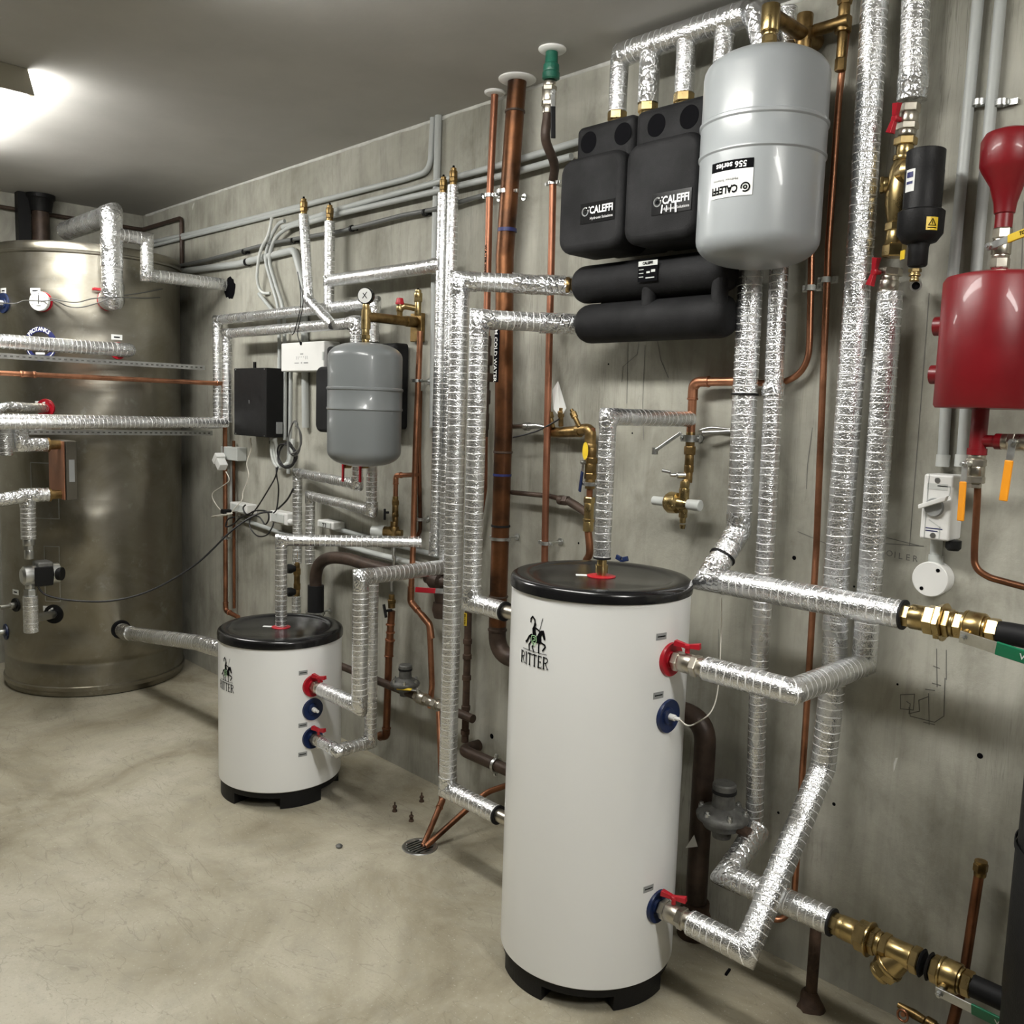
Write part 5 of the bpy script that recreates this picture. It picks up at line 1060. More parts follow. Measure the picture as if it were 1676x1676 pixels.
m=MB(); stack(m,c-Z1*.045,Z1,[(.02,.014,24),(.05,.021,24),(.02,.015,24)]); rev(m,c,dk,[(0,.022),(.04,.024)],24); rev(m,c,-dk,[(0,.016),(.035,.014)],20); m.build('valve_body','brassd',t)
m=MB(); rev(m,c+dk*.04,dk,[(0,.027),(.01,.026),(.055,.021),(.058,.014),(.055,.013)],24); m.build('knob','gplas',t)
m=MB(); stack(m,c-Z1*.045,-Z1,[(.012,.012,6),(.02,.009,24),(.03,.006,24)]); sweep(m,smooth_path([c-Z1*.10,P(646,915,y),P(641,945,y),P(641,968,y)],5),.006,10); m.build('hose','steel',t)
v=valve(P(641,995,y),P(641,965,y)-P(641,995,y),[(.020,.015,24),(.015,.018,6),(.02,.012,24)],'small valve with black wing handle on the copper pipe right of the foil pair','brassd')
m=MB(); q=P(630,1000,y-.03); box(m,q,(.012,.008,.055),(V((.9,0,.3)).normalized(),Y1,V((-.3,0,.9)).normalized())); rev(m,q,V((.2,1,0)),[(0,.006),(.03,.006)],10); m.build('wing_handle','blackm',v,bevel=.003)
cp=[P(641,1000,y),P(637,1060,y),P(632,1205,y)]
o=tube([cp[0],cp[1],V((cp[2].x,y,cp[2].z)),V((cp[2].x-.05,y-.005,cp[2].z-.012))],.0150,'stout copper pipe standing behind the short tank\'s pipes, with a small elbow at its foot','copd',.022,fit='copd')
m=MB()
for py in(1022,1035,1048): rev(m,P(639,py,y),Z1,[(-.004,.0155),(-.003,.019),(.003,.019),(.004,.0155)],16,caps=False)
m.build('solder_ring','copper',o)
# big dark wall valve with red lever
y=-.07; t=thing('wall_valve',P(712,1000,y),'large dark brass valve with red lever on the wall, half behind the foil column','valve')
q=P(715,950,y); m=MB(); rev(m,q-X1*.06,X1,[(0,.02),(.03,.024),(.04,.034),(.09,.036),(.10,.025),(.14,.02)],24); rev(m,P(722,990,y)+Z1*.01,-Z1,[(0,.03),(.03,.034),(.06,.026)],24); cyl(m,P(722,990,y)+Z1*.0,q+X1*.01,.022); m.build('valve_body','brown',t)
lever(t,P(728,968,y-.045),(.3,-.9,.3),(-1,-.1,-.14),.13,'redp',.020)
# dark waste elbow behind the short tank
y=-.075
zq_=P(560,915,y).z; xw=P(517,960,y).x
o=smt([V((xw,y,P(517,965,y).z)),V((xw,y,P(517,940,y).z)),P(524,922,y),P(542,913,y),P(570,915,y),P(603,925,y),P(640,935,y)],.027,'dark brown curved waste pipe over the black sleeve behind the short tank','brown','waste_pipe','pipe',18)
m=MB(); cyl(m,(xw,y,P(517,958,y).z),(xw,y,.10),.036); one(m,'black_sleeve','rubber','matt black sleeved pipe standing behind the short tank','pipe')
clamp(V((xw,y,P(520,968,y).z-.10)),Z1,.037,'clamp on the black sleeved pipe behind the short tank')
t=thing('check_valve',P(486,975,-.06),'small stack of dark brass fittings with black knobs behind the short tank\'s foil riser','valve'); y=-.06
m=MB(); stack(m,P(486,975,y),Z1,[(.03,.014,24),(.03,.018,6),(.04,.014,24),(.03,.019,6),(.03,.013,24),(.06,.011,24)]); m.build('valve_body','brassd',t)
for py in(930,968): m=MB(); q=P(482,py,y-.02); rev(m,q+X1*.01,(-.4,-1,0),[(0,.012),(.02,.022),(.035,.022),(.04,.015)],16); m.build('knob','blackm',t)
foil([P(485,975,y),P(485,1015,y)],.021,'short foil-lagged stub standing behind the short tank\'s lid',name='insulated_pipe')
# ------------------------------------------------------------------ left foil pair and its risers
y1=-.075
A0=P(357,690,y1); At=P(357,524,y1); Ae=P(612,493,y1); xA=A0.x; zAt=At.z
A_=[V((xA,y1,A0.z-.0)),V((xA,y1,zAt)),V((Ae.x,y1,zAt)),V((Ae.x,y1,P(612,560,y1).z))]
foil(A_,.0245,'upper foil-lagged pipe of the left pair, square over the black control box',tapes=[(around(A_,1,.04),.026),(around(A_,2,.045),.029)])
y2=-.115; B0_=P(372,690,y2); xB=B0_.x; Bt=P(373,546,y2).z; xBe=P(583,520,y2).x
B_=[V((xB,y2,A0.z)),V((xB,y2,Bt)),V((xBe,y2,Bt)),V((xBe,y2,P(583,562,y2).z))]
foil(B_,.0235,'lower foil-lagged pipe of the left pair, tucked inside the upper one',tapes=[(around(B_,1,.04),.025),(around(B_,2,.045),.028)])
q=go(V((xA+.02,y1,A0.z-.006)),'y',px=-300)
foil([V((xA+.02,y1,A0.z-.006)),q],.027,'long foil-lagged pipe crossing in front of the steel tank at mid height',tapes=[([V((xA+.02,y1,A0.z-.006)),V((xA+.02,y1-.06,A0.z-.006))],.030)])
q2=V((xB,y2-.0,A0.z+.0)); foil([q2,V((xB,q.y,A0.z-.035))],.024,'second foil-lagged pipe just below and behind the long mid-height one')
rL0=P(497,352,-.14); rL1=P(505,490,-.14); rL2=P(545,532,-.135)
foil([rL0,rL1,rL2],.0215,'left riser of the two beside the white controller, bent where it joins the lower pipe',tapes=[(around([rL0,rL1,rL2],1,.04),.0235)])
airvent(rL0,'brass air vent on the left riser above the white controller',1.15)
rx=P(539,430,y1).x; zR=P(538,363,y1).z
foil([V((rx,y1,zR)),V((rx,y1,zAt))],.0225,'right straight riser of the two beside the white controller',tapes=[([V((rx,y1,zH+.02)),V((rx,y1,zH-.02))],.026)])
airvent(V((rx,y1,zR)),'brass air vent on the right riser above the white controller',1.15)
# foils under the small vessel
def two(a,ya,b,yb): pa=P(*a,ya); pb=P(*b,yb); pb.z=(pa.z+pb.z)/2; pa.z=pb.z; return pa,pb
pa,pb=two((487,772),-.055,(585,795),-.15)
K=[V((pa.x,pa.y,P(487,880,-.055).z-.12)),pa,pb,V((pb.x,pb.y,uz0-.01))]
foil(K,.0215,'upper foil-lagged loop under the smaller grey vessel, running down the wall',tapes=[(around(K,1,.035),.023),(around(K,2,.03),.025)])
pa,pb=two((508,810),-.055,(608,838),-.15)
K=[V((pa.x,pa.y,P(508,880,-.055).z-.12)),pa,pb,V((pb.x,pb.y,uz0-.0))]
foil(K,.0215,'lower foil-lagged loop under the smaller grey vessel, running down the wall',tapes=[(around(K,1,.035),.023),(around(K,2,.035),.025)])
for i,px in enumerate((563,591)):
    q=P(px,762,-.20); t=thing('isolating_valve',q-Z1*.06,'isolating valve with a hanging red lever under the smaller vessel, %s one'%('left','right')[i],'valve'); m=MB(); rev(m,q+Y1*.03,-Y1,[(0,.012),(.03,.012)],14); m.build('stem','brassd',t); m=MB(); box(m,q-Z1*.028-Y1*.004,(.012,.008,.075)); m.build('red_lever','redp',t,bevel=.003)
# ------------------------------------------------------------------ in front of the steel tank
def along(p,d,px):
    p,d=V(p),V(d); v=p-CAM; u=(px-838)/FPX; t=(u*_F.dot(v)-_R.dot(v))/(_R.dot(d)-u*_F.dot(d)); return p+d*t
Vc=PV+DV*.10; vt=go(Vc,'z',py=352); tl=vt+V((-.62,0,0))
K=[PV+DV*.012,Vc,vt,tl]
foil(K,.048,'fat crumpled foil pipe rising in front of the steel tank and turning over its top',tapes=[(around(K,1,.07),.052),(around(K,2,.06),.052),([vt-Z1*.10,vt-Z1*.24],.051)],mat='foil')
m=MB(); q=PV+DV*.03+V((0,-.05,.045)); box(m,q,(.03,.05,.012)); one(m,'red_lever','redp','small red valve lever peeping out beside the fat foil pipe on the steel tank','handle',bevel=.002)
q0=V((Vc.x+.02,Vc.y,go(Vc,'z',py=384).z)); q1=go(q0,'y',px=240); q1.x=q0.x; q2=go(q1,'z',py=450); q3=V((q2.x,-.0,q2.z))
K=[q0,q1,q2,V((q2.x,-.005,q2.z))]
foil(K,.031,'foil-lagged branch stepping down from the fat pipe and running into the wall',tapes=[(around(K,1,.035),.0325),(around(K,2,.04),.0325)])
m=MB(); pp=[]; n=22
for k in range(n):
    a=2*math.pi*k/n; r_=.055+.02*noise.noise(V((k*.7,3,0))); pp.append((q2.x+.045+r_*math.cos(a)*1.1,q2.z-.02+r_*math.sin(a)))
poly(m,lambda a,b:V((a,-.0012,b)),pp); m.build('wall_hole','ink',wall_r)
q=go(V((-4.30,-.9,0)),'z',py=565) if False else None
pe=on_cyl(196,574,BX,BY,BR); pe=V((BX+BR*math.cos(pe[0]),BY+BR*math.sin(pe[0]),pe[1])); de=V((math.cos(on_cyl(196,574,BX,BY,BR)[0]),math.sin(on_cyl(196,574,BX,BY,BR)[0]),0))
k1=pe+de*.10; k2=go(k1,'y',px=-300)
foil([pe+de*.012,k1,V((k1.x,k2.y,k1.z))],.033,'foil-lagged pipe crossing the round blue sticker of the steel tank',tapes=[(around([pe,k1,k2],1,.05),.034)])
xc=-4.395; c0=go(V((xc,-.045,1.6)),'z',py=628); c0=at(352,628,x=xc) if False else V((xc,-.045,at(350,628,y=-.045).z)); c1_=go(c0,'y',px=-300)
lc=[c1_,V((xc,-.045,c0.z)),V((xc,-.045,at(366,998,y=-.045).z)),V((xc+.14,-.045,at(366,998,y=-.045).z-.01))]
tube(lc,.0115,'bright copper pipe crossing the steel tank, then down the wall to the short tank','copper',.03,fit='copper')
xs_=go(c0,'y',px=45); m=MB(); stack(m,V((xc,xs_.y,c0.z))-Y1*.03,Y1,[(.012,.016,24),(.04,.014,24),(.012,.016,24)]); one(m,'copper_coupling','copper','copper coupling on the bright pipe in front of the steel tank','pipe fitting')
tube([V((xc+.05,-.022,at(366,720,y=-.03).z)),V((xc+.05,-.022,at(366,990,y=-.03).z))],.008,'thin dark copper pipe on the wall behind the bright one','copd',0)
clamp(V((xc,-.045,at(359,878,y=-.045).z)),Z1,.012,'small pipe clamp on the bright copper by the short tank')
def strut(xx,pyw,pxr,pyl,label):
    z=at(pxr,pyw,x=xx).z; ya=at(pxr,pyw,x=xx).y; yb=go(V((xx,ya,z)),'y',px=-300).y
    t=thing('strut_channel',(xx,(ya+yb)/2,z),label,'bracket'); m=MB(); box(m,(xx,(ya+yb)/2,z),(.004,ya-yb,.024)); box(m,(xx-.012,(ya+yb)/2,z+.010),(.022,ya-yb,.003)); box(m,(xx-.012,(ya+yb)/2,z-.010),(.022,ya-yb,.003)); m.build('channel','steel',t)
    n=0; yy=ya-.02; m=MB()
    while yy>yb and n<70: 
        box(m,(xx+.0022,yy,z),(.0008,.012,.006)); yy-=.025; n+=1
    m.build('slots','cast',t)['kind']='stuff'
strut(-4.45,602,335,596,'upper slotted steel strut crossing the steel tank below the sticker')
strut(-4.44,709,348,716,'lower slotted steel strut crossing the steel tank under the foil pipe')
# heat exchanger, pump and their pipes (a run hanging in front of the tank)
xh=-4.27
H=at(103,770,x=xh); 
hz0=at(92,820,x=xh).z; hz1=at(92,722,x=xh).z; yA=at(106,770,x=xh).y; yB=at(126,770,x=xh).y
t=thing('plate_heat_exchanger',(xh-.07,(yA+yB)/2,hz0),'brown-faced plate heat exchanger hanging in front of the steel tank','heat exchanger')
xk=(xh+go(V((xh,yA,(hz0+hz1)/2)),'x',px=81).x)/2; dk_=2*(xh-xk)
m=MB(); box(m,(xk,(yA+yB)/2+.004,(hz0+hz1)/2),(dk_,(yB-yA)-.004,hz1-hz0)); m.build('plate_pack','hxd',t,bevel=.004)
m=MB(); box(m,(xk,yA-.001,(hz0+hz1)/2),(dk_-.002,.006,(hz1-hz0)-.004)); m.build('front_plate','hx',t,bevel=.002)
m=MB(); box(m,(xh+.0008,(yA+yB)/2+.004,(hz0+hz1)/2+.0),(.001,.024,.10)); m.build('rating_label','glab',t)
zp1=at(70,728,x=xh-.05).z; zp2=at(70,810,x=xh-.05).z
for z in(zp1,zp2):
    m=MB(); rev(m,(xh-.05,yA,z),-Y1,[(0,.020),(.045,.022),(.048,.032),(.056,.032),(.058,.022)],20); m.build('port_nipple','brassd',t)
xf=xh-.05; yl1=at(35,728,x=xf).y; yl2=at(45,810,x=xf).y
K=[V((xf,yA-.055,zp1)),V((xf,yl1,zp1)),V((xf,yl1,A0.z-.02))]
foil(K,.031,'short crumpled foil elbow from the heat exchanger\'s top port up to the long pipe',mat='tape',jit=.002)
foil([V((xf,at(8,700,x=xf).y,A0.z-.02)),V((xf,at(8,700,x=xf).y,at(8,745,x=xf).z))],.029,'short foil stub hanging under the long pipe at the left edge',mat='foilp')
zpt=at(45,882,x=xf).z
K=[V((xf,yA-.055,zp2)),V((xf,yl2,zp2)),V((xf,yl2,zpt))]
foil(K,.031,'foil-lagged drop from the heat exchanger\'s lower port to the pump',tapes=[(around(K,1,.05),.033)])
foil([V((xf,yl2,zp2)),V((xf,at(-40,822,x=xf).y,zp2-.03))],.030,'foil-lagged branch leaving the pump drop to the left edge',mat='tape')
zb1=at(45,1035,x=xf).z; znt=at(45,975,x=xf).z; yp=yl2
t=thing('circulation_pump',(xf,yp,znt),'small circulation pump with black control face in front of the steel tank','pump')
m=MB(); stack(m,(xf,yp,zpt-.0),-Z1,[(.03,.024,24),(.02,.02,6),(.04,.019,24)]); stack(m,(xf,yp,znt),Z1,[(.03,.027,6),(.03,.02,24)]); zc_=at(45,942,x=xf).z; rev(m,(xf,yp-.035,zc_),Y1,[(0,.03),(.01,.042),(.06,.045),(.075,.04)],28); m.build('pump_body','steel',t)
m=MB(); box(m,(xf,yp+.055,zc_+.005),(.085,.065,.11)); m.build('motor_housing','cast',t,bevel=.008)
m=MB(); box(m,(xf+.045,yp+.045,zc_-.002),(.012,.075,.085)); m.build('control_face','blackm',t,bevel=.003)
m=MB(); rev(m,(xf,yp+.088,zc_),Y1,[(0,.046),(.03,.046),(.034,.042)],30); m.build('motor_cap','steel',t)
m=MB(); rev(m,(xf+.02,yp+.105,zc_),Y1+X1*.9,[(0,.03),(.026,.03),(.028,.027)],28); m.build('cap_dial','blackm',t)
p5=P5+D5*.012; e5=along(P5,D5,60); K=[V((xf,yp,znt)),V((xf,yp,zb1+.012)),]
foil([V((xf,yp,znt)),V((xf,yp,zb1))],.031,'short upright foil sleeve under the circulation pump',mat='foilp')
m=MB(); zt5=P5.z; sweep(m,[p5,V((xf,yp+.01,at(50,1013,x=xf).z))],.020,18); one(m,'stub_pipe','steel','short bare pipe from the black flange to the foil sleeve on the steel tank','pipe fitting')
for (p_,d_,nm) in ((P6,D6,'black flange'),(P7,D7,'low blue flange')):
    m=MB(); stack(m,p_,d_,[(.03,.016,24),(.05,.011,24)]); one(m,'port_plug','steel','metal plug in the %s at the left edge of the steel tank'%nm,'plug')
smt([P6+D6*.07,P6+D6*.09+V((0,-.05,0)),go(P6+D6*.09,'y',px=-30)],.003,'thin black wire from the port plug to the left edge','cable','sensor_wire','wire',8)
k=go(P4+D4*.11,'y',px=22); smt([P4+D4*.01,P4+D4*.10+V((0,-.02,0)),P4+D4*.12+V((0,-.10,.003)),P4+D4*.12+V((0,-.16,-.02))],.024,'foil-wrapped elbow lying above the long foil pipe at the tank\'s red port','tape','elbow_fitting','pipe fitting',16)
smt([PB2+V((.01,.03,.02)),at(120,495,x=-4.5),at(150,489,x=-4.48),at(175,486,x=-4.47),at(197,484,x=-4.45),at(240,478,x=-4.55),at(290,468,x=-4.75)],.0028,'upper thin cable across the steel tank at thermometer height','gcable','sensor_cable','cable',8)
smt([go(PB1,'y',px=-20),at(22,497,x=-4.5),at(40,492,x=-4.5),PB2+V((.02,.0,.0)),at(90,492,x=-4.48),at(110,501,x=-4.48),at(132,503,x=-4.46),at(160,496,x=-4.45),at(187,487,x=-4.43),at(240,488,x=-4.55),at(285,485,x=-4.75)],.0028,'lower sagging thin cable across the steel tank at thermometer height','gcable','sensor_cable','cable',8)
# link from the steel tank to the short tank
zc1=on_cyl(360,1090,SX,SY,SR)[1]
K=[P8+D8*.012,P8+D8*.085,V((-3.72,-.50,at(310,1055,x=-3.72).z)),V((SX-SR+.0,SY,at(352,1088,x=-3.31).z))]
foil(K,.034,'foil-lagged pipe joining the steel tank\'s low blue port to the short tank',tapes=[(around(K,1,.06),.037),([K[2],K[3]],.036)])
zq2=at(350,1113,x=-3.35).z; foil([V((SX-SR-.07,SY-.02,zq2)),V((SX-SR+.01,SY-.01,zq2))],.030,'short foil-wrapped stub at the left side of the short tank',mat='tape')
# duct and fittings behind the steel tank
d=at(37,300,z=HC-.002); d.x=max(d.x,XF+.06); m=MB(); box(m,(XF+.07,at(37,330,x=XF+.07).y,HC-.20),(.06,.062,.398)); one(m,'black_duct','blackm','black square duct from the ceiling behind the steel tank','duct')
yb_=at(66,335,x=XF+.09).y
t=thing('ceiling_outlet',(XF+.09,yb_,2.25),'black collar with old brass pipe under the ceiling behind the steel tank','pipe'); m=MB(); rev(m,(XF+.09,yb_,HC-.001),-Z1,[(0,.075),(.02,.075),(.03,.065),(.09,.055)],28); m.build('collar','blackm',t); m=MB(); sweep(m,[V((XF+.09,yb_,HC-.05)),V((XF+.09,yb_,2.2))],.045,18,jit=.004,step=.02); m.build('pipe_body','brown',t)
zfp=at(60,348,x=XF+.03).z; zfp2=at(290,358,y=-.016).z
m=MB(); xv2=at(297,370,y=-.016).x; sweep(m,round_path([V((XF+.03,-1.6,zfp)),V((XF+.03,-.016,zfp)),V((xv2,-.016,zfp)),V((xv2,-.016,at(300,448,y=-.016).z))],.03,5),.011,12); one(m,'copper_pipe','brown','dark copper pipe round the far corner under the ceiling, dropping right of the steel tank','pipe')
# ------------------------------------------------------------------ conduits on the upper wall
yc_=-.014
def cond(pts,r,label,mat='pvc',y=None,group=None,rad=.05,name='conduit'):
    yy=yc_ if y is None else y; Q=[P(a,b,yy) for a,b in pts]; m=MB(); sweep(m,round_path(Q,rad,6),r,14); return one(m,name,mat,label,'conduit',group)
cond([(240,398),(320,381),(493,337),(660,294),(704,280),(709,188)],.0115,'grey conduit under the ceiling that turns up to it right of the air vents',rad=.06)
cond([(463,372),(560,341),(709,300),(828,268),(950,231)],.0115,'upper of the two grey conduits passing behind the brown pipe',y=-.03)
cond([(240,405),(450,352),(500,340)],.0095,'thin grey conduit just below the top conduit, near the steel tank',y=-.014)
cond([(491,368),(560,349),(709,314),(828,286),(935,256)],.0115,'lower of the two grey conduits passing behind the brown pipe',y=-.034)
cond([(718,180),(712,390),(708,700)],.0135,'vertical grey conduit from the ceiling behind the thin foil risers',y=-.016)
cond([(240,446),(340,425),(442,398),(560,378),(660,352),(709,343),(790,320)],.0085,'dark grey pipe along the upper wall with black clips','pvcd',y=-.03)
for px,py in((400,412),(480,394),(576,374),(696,348)):
    q=P(px,py,-.03); t=thing('black_clip',q,{400:'black pipe clip on the dark grey pipe, leftmost',480:'black pipe clip on the dark grey pipe, left of the risers',576:'black pipe clip on the dark grey pipe, right of the risers',696:'black pipe clip on the dark grey pipe beside the wall pair'}[px],'pipe clip'); m=MB(); rev(m,q-X1*.006,X1,[(0,.010),(0,.014),(.012,.014),(.012,.010)],16,caps=False); box(m,q+Y1*.016,(.012,.022,.010)); m.build('clip','blackm',t)
bigc=[P(240,452,-.0185),P(310,445,-.0185),P(390,432,-.0185),P(478,411,-.0185),P(488,420,-.0185),P(495,450,-.0185),P(497,480,-.0185)]
m=MB(); sweep(m,round_path([bigc[0],bigc[2],P(482,409,-.0185),P(498,470,-.0185),P(500,700,-.0185)],.05,8),.0165,18); o=one(m,'conduit','pvc','fat grey conduit along the wall that bends down behind the left riser','conduit'); q=P(405,429,-.0185); m=MB(); rev(m,q-X1*.01,X1,[(0,.0172),(0,.019),(.02,.019),(.02,.0172)],18,caps=False); m.build('black_band','blackm',o)
smt([P(466,362,-.03),P(455,368,-.03),P(441,395,-.03),P(435,425,-.03),P(444,462,-.03),P(455,505,-.03),P(457,560,-.02),P(458,640,-.02),P(456,700,-.02)],.0085,'grey flexible conduit curving down to the control box, left one of two','pvc','flexible_conduit','conduit')
smt([P(494,366,-.034),P(470,374,-.034),P(450,392,-.034),P(441,425,-.034),P(450,462,-.034),P(463,505,-.034),P(466,560,-.025),P(467,640,-.02),P(466,720,-.02)],.0085,'grey flexible conduit curving down to the control box, right one of two','pvc','flexible_conduit','conduit')
smt([P(445,356,-.03),P(439,384,-.045),P(426,412,-.05),P(421,447,-.045),P(423,468,-.03),P(430,479,-.02),P(442,480,-.004)],.0075,'grey flexible conduit bulging left from the top conduit to the wall','gplas','flexible_conduit','conduit')
m=MB(); sweep(m,[P(424,481,-.03),P(446,508,-.03),P(450,520,-.03)],.009,14); one(m,'conduit_offcut','pvc','short slanting grey conduit piece above the foil pair','conduit')
m=MB(); 
for L in([(487,445),(491,470),(492,500),(483,540),(478,548)],[(490,460),(496,490),(492,520),(487,545),(491,562)]): sweep(m,smooth_path([P(a,b,-.17) for a,b in L],5),.0022,7)
tag(m.build('black_leads','cable'),'pair of thin black leads hanging over the foil pair to the white controller','cable')
# ------------------------------------------------------------------ electrical gear on the wall
def wbox(pxl,pyt,pxr,pyb,yf,mat,name,parent,bev=.004):
    a=at(pxl,pyt,y=yf); b=at(pxr,pyb,y=yf); m=MB(); z0,z1=min(a.z,b.z),max(a.z,b.z); box(m,((a.x+b.x)/2,yf/2-.0005,(z0+z1)/2),(b.x-a.x,-yf,z1-z0)); return m.build(name,mat,parent,bevel=bev),a,b,z0,z1
t=thing('control_box',P(410,715,-.08),'flat black metal control box on the wall behind the left foil pair','control box')
o,a,b,z0,z1=wbox(383,603,436,716,-.115,'blackm','housing',t,.003)
m=MB(); q=P(415,596,-.01); box(m,(q.x,-.004,z1+.018),(.022,.006,.04)); m.build('top_bracket','blackm',t); m=MB(); box(m,((a.x+b.x)/2,-.004,z0-.018),(.022,.006,.04)); m.build('bottom_bracket','blackm',t)
for sx,sz in((.06,.02),(.94,.02),(.06,.98),(.94,.98)): m=MB(); rev(m,(a.x+(b.x-a.x)*sx,-.1155,z0+(z1-z0)*sz),-Y1,[(0,.003),(.001,.003)],10); m.build('screw','steel',t)
m=MB(); q=P(408,658,-.1155); fn=plane_fn((q.x,-.116,q.z),X1,Z1,.0005); strokes(m,fn,[[(-.004,-.008),(-.004,.008),(.004,.006),(.004,-.008)],[(-.004,0),(.004,0)]],.0018); m.build('print','glab',t)
m=MB(); box(m,(b.x+.004,-.05,z0+.045),(.008,.03,.055)); m.build('terminal_block','glab',t,bevel=.001)
for i,(pxa) in enumerate((428,434,440)):
    pass
lz=z0-.003
for i in range(3):
    xa_=b.x-.075+i*.027; m=MB(); sweep(m,smooth_path([V((xa_,-.045-.008*i,lz)),V((xa_,-.045,lz-.07)),V((xa_+.02,-.04,lz-.125)),V((xa_+.07,-.035,lz-.14+.01*i)),V((b.x+.055+.01*i,-.03,lz-.10)),V((b.x+.065+.01*i,-.022,lz-.0))],6),.0085,12); rev(m,V((xa_,-.045-.008*i,lz)),-Z1,[(0,.0115),(.016,.0115)],14)
    one(m,'flexible_conduit','gplas','grey flexible conduit looping under the black control box, %s of three'%('outermost','middle','innermost')[i],'conduit')
t=thing('controller',P(495,606,-.07),'white wall controller with faint print, between the control box and the smaller vessel','controller')
o,a,b,z0,z1=wbox(460,562,530,607,-.085,'wplas','housing',t,.006)
fn=plane_fn(((a.x+b.x)/2,-.0855,(z0+z1)/2),X1,Z1,.0008); m=MB(); W_=b.x-a.x
quads(m,fn,[(-.012,.010,.014,.014),(-.005,-.030,.004,-.024)]); 
for k in range(7): quads(m,fn,[(-.045+k*.015,-.004 if k in(2,3,4) else -.012,-.042+k*.015,.002)])
quads(m,fn,[(-.06,-.029,-.022,-.026),(.018,-.030,.055,-.025)]); m.build('print','glab',t)
m=MB(); box(m,(b.x-.004,-.087,(z0+z1)/2),(.012,.004,.035)); m.build('side_notch','gplas',t); m=MB(); rev(m,((a.x+b.x)/2-.006,-.0855,z1-.006),-Y1,[(0,.008),(.002,.008)],14); m.build('cable_entry','ink',t)
m=MB(); sweep(m,[P(476,608,-.03),P(475,700,-.03),P(472,775,-.03)],.009,12); one(m,'conduit','pvc','grey conduit running down from under the white controller','conduit')
m=MB(); sweep(m,[P(456,585,-.012),P(456,700,-.012)],.006,10); one(m,'trim_strip','gplas','thin pale strip on the wall left of the white controller','strip')
# coiled cables
def coil(cx,cy,rx_,ry_,n,r,mat,label,y=-.10,tilt=0):
    m=MB(); pts=[]
    c=P(cx,cy,y)
    for i in range(n*16+1):
        a=2*math.pi*i/16+1.0; w_=1+.10*math.sin(i*.9); pts.append(c+V((rx_*w_*math.cos(a),-.004*(i//16)+.006*math.sin(i*.7),ry_*w_*math.sin(a))))
    sweep(m,smooth_path(pts,2),r,7); return one(m,'cable_coil',mat,label,'cable')
coil(470,745,.075,.055,3,.0042,'cable','coil of black cable hanging by the grey conduits right of the control box')
coil(482,718,.052,.072,2,.0036,'gcable','coil of grey cable hanging above the black one right of the control box',-.12)
# boxes and sockets
t=thing('junction_box',P(374,755,-.05),'light grey square junction box below the left foil pair','junction box'); wbox(361,730,388,755,-.055,'gplas','box_body',t,.004)
t=thing('power_adapter',P(358,772,-.10),'pale power adapter plugged at an angle, hanging off the grey junction box','plug')
c=P(361,757,-.09); ax=(V((1,0,-.9)).normalized(),Y1,V((.9,0,1)).normalized()); m=MB(); box(m,c,(.075,.045,.042),ax); m.build('adapter_body','wplas',t,bevel=.004); m=MB(); box(m,c+V((-.02,0,.02)),(.03,.05,.055),ax); m.build('adapter_face','wplas',t,bevel=.003)
m=MB(); sweep(m,[P(380,755,-.014),P(379,824,-.014)],.0115,14); one(m,'conduit','pvc','short vertical grey conduit between the junction box and the first socket','conduit')
for i,(l,tp,r_,bt_) in enumerate(((376,821,404,843),(441,835,470,861),(519,850,546,868))):
    lab=('white socket box with plugs under the junction box','white socket box with a round button, middle of the three','white socket box behind the foil loops, rightmost of the three')[i]
    t=thing('socket_box',P((l+r_)/2,bt_,-.05),lab,'socket'); o,a,b,z0,z1=wbox(l,tp,r_,bt_,-.06,'wplas','socket_body',t,.006)
    m=MB(); box(m,((a.x+b.x)/2,-.0625,(z0+z1)/2),((b.x-a.x)*.7,.006,(z1-z0)*.7)); m.build('face_plate','gplas',t,bevel=.002)
    if i==1: m=MB(); rev(m,(b.x+.0,-.045,(z0+z1)/2-.01),X1,[(0,.014),(.02,.014),(.026,.008)],16); m.build('round_button','wplas',t)
    if i==0: m=MB(); box(m,(a.x+.01,-.085,z0+.002),(.04,.045,.022)); m.build('black_plug','blackm',t,bevel=.004)
    if i==2: m=MB(); strokes(m,plane_fn(((a.x+b.x)/2,-.066,(z0+z1)/2),X1,Z1,.0005),[[(-.014,.006),(-.004,.006),(-.008,-.010)],[(.004,.006),(.014,.006),(.010,-.010)]],.004); m.build('print','ink',t)
cond([(390,848),(450,869),(520,890)],.0105,'grey conduit slanting along the wall under the first two sockets',y=-.014,rad=0)
cond([(545,864),(640,890),(728,912)],.0105,'grey conduit along the wall right of the rightmost socket',y=-.014,rad=0)
cond([(540,885),(600,903),(720,933)],.0125,'pale conduit low on the wall behind the horizontal foil pipe','gplas',y=-.035,rad=0)
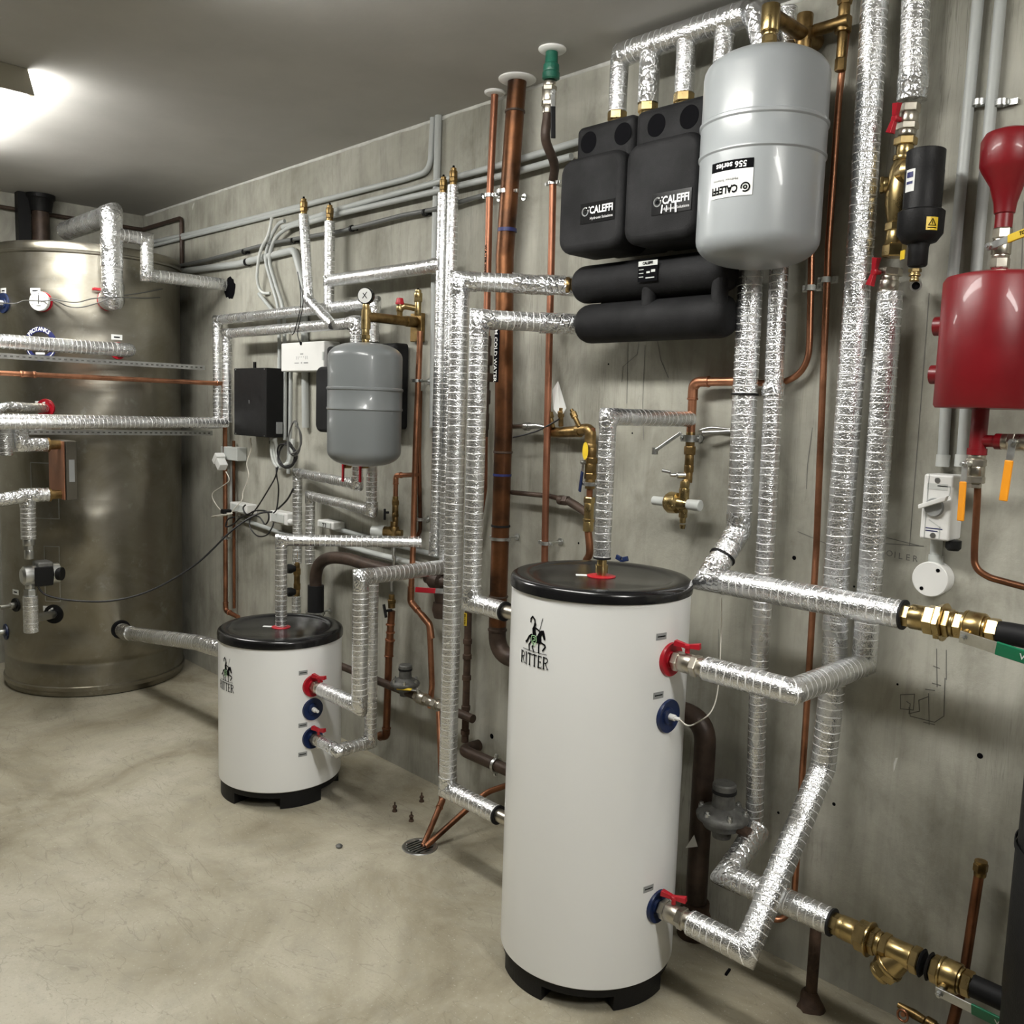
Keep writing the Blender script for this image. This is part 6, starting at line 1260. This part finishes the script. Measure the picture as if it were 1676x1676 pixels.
# cables
ps=V((xf+.045,yp+.04,zc_-.045)); e_=P(380,866,-.12)
def lerp3(px,py,k): yy=ps.y*(1-k)+(-.10)*k; return at(px,py,y=yy) if False else None
L_=[(62,960,0),(76,974,.03),(120,983,.12),(185,983,.28),(250,965,.45),(320,924,.66),(380,868,.85),(420,842,.95),(446,838,1)]
pts=[]
for px,py,k in L_:
    xx=(xf+.05)*(1-k)+(-3.78)*k
    yy=ps.y*(1-k)+(-.09)*k
    d=_F+(px-838)/FPX*_R-(py-838)/FPX*_U
    # nearest point of the ray to the straight chord in plan
    t_=((xx-CAM.x)*d.x+(yy-CAM.y)*d.y)/(d.x*d.x+d.y*d.y); pts.append(CAM+d*t_)
smt(pts,.0045,'long black cable sagging from the pump across the steel tank to the sockets','cable','power_cable','cable',10)
smt([P(452,765,-.10),P(453,780,-.10),P(456,800,-.06),P(453,832,-.065),P(447,840,-.08)],.0035,'black cable dropping from the coil straight to the middle socket','cable','power_cable','cable',8)
smt([P(455,764,-.10),P(450,782,-.10),P(440,800,-.09),P(424,826,-.09),P(411,845,-.10),P(409,862,-.11),P(421,877,-.11),P(436,876,-.10),P(445,864,-.08),P(448,855,-.07)],.0035,'black cable dropping from the coil and looping under the sockets','cable','power_cable','cable',8)
smt([P(480,800,-.08),P(470,818,-.07),P(455,833,-.07)],.0045,'short thick black cable from behind the foil loop to the middle socket','cable','power_cable','cable',8)
smt([P(402,826,-.10),P(398,832,-.11),P(404,842,-.11),P(418,836,-.12),P(436,837,-.11),P(440,848,-.11),P(434,858,-.11),P(424,846,-.11),P(408,843,-.11),P(393,848,-.11),P(382,858,-.11),P(370,862,-.11),P(373,850,-.11),P(384,846,-.10)],.004,'tangled black cable lying over the gap between the first two sockets','cable','power_cable','cable',8)
smt([P(410,717,-.06),P(411,735,-.05),P(404,758,-.05),P(407,780,-.05),P(398,805,-.05),P(396,818,-.06),P(384,832,-.08),P(377,842,-.09)],.0026,'thin white cable waving down from the control box to the first socket','wcable','white_cable','cable',8)
smt([P(370,772,-.09),P(375,786,-.09),P(362,797,-.08),P(349,806,-.08),P(348,815,-.08),P(356,829,-.08),P(367,839,-.09),P(380,840,-.09),P(368,844,-.10),P(346,846,-.10),P(360,843,-.11),P(378,841,-.10)],.0026,'thin white cable looping from the power adapter to the first socket','wcable','white_cable','cable',8)
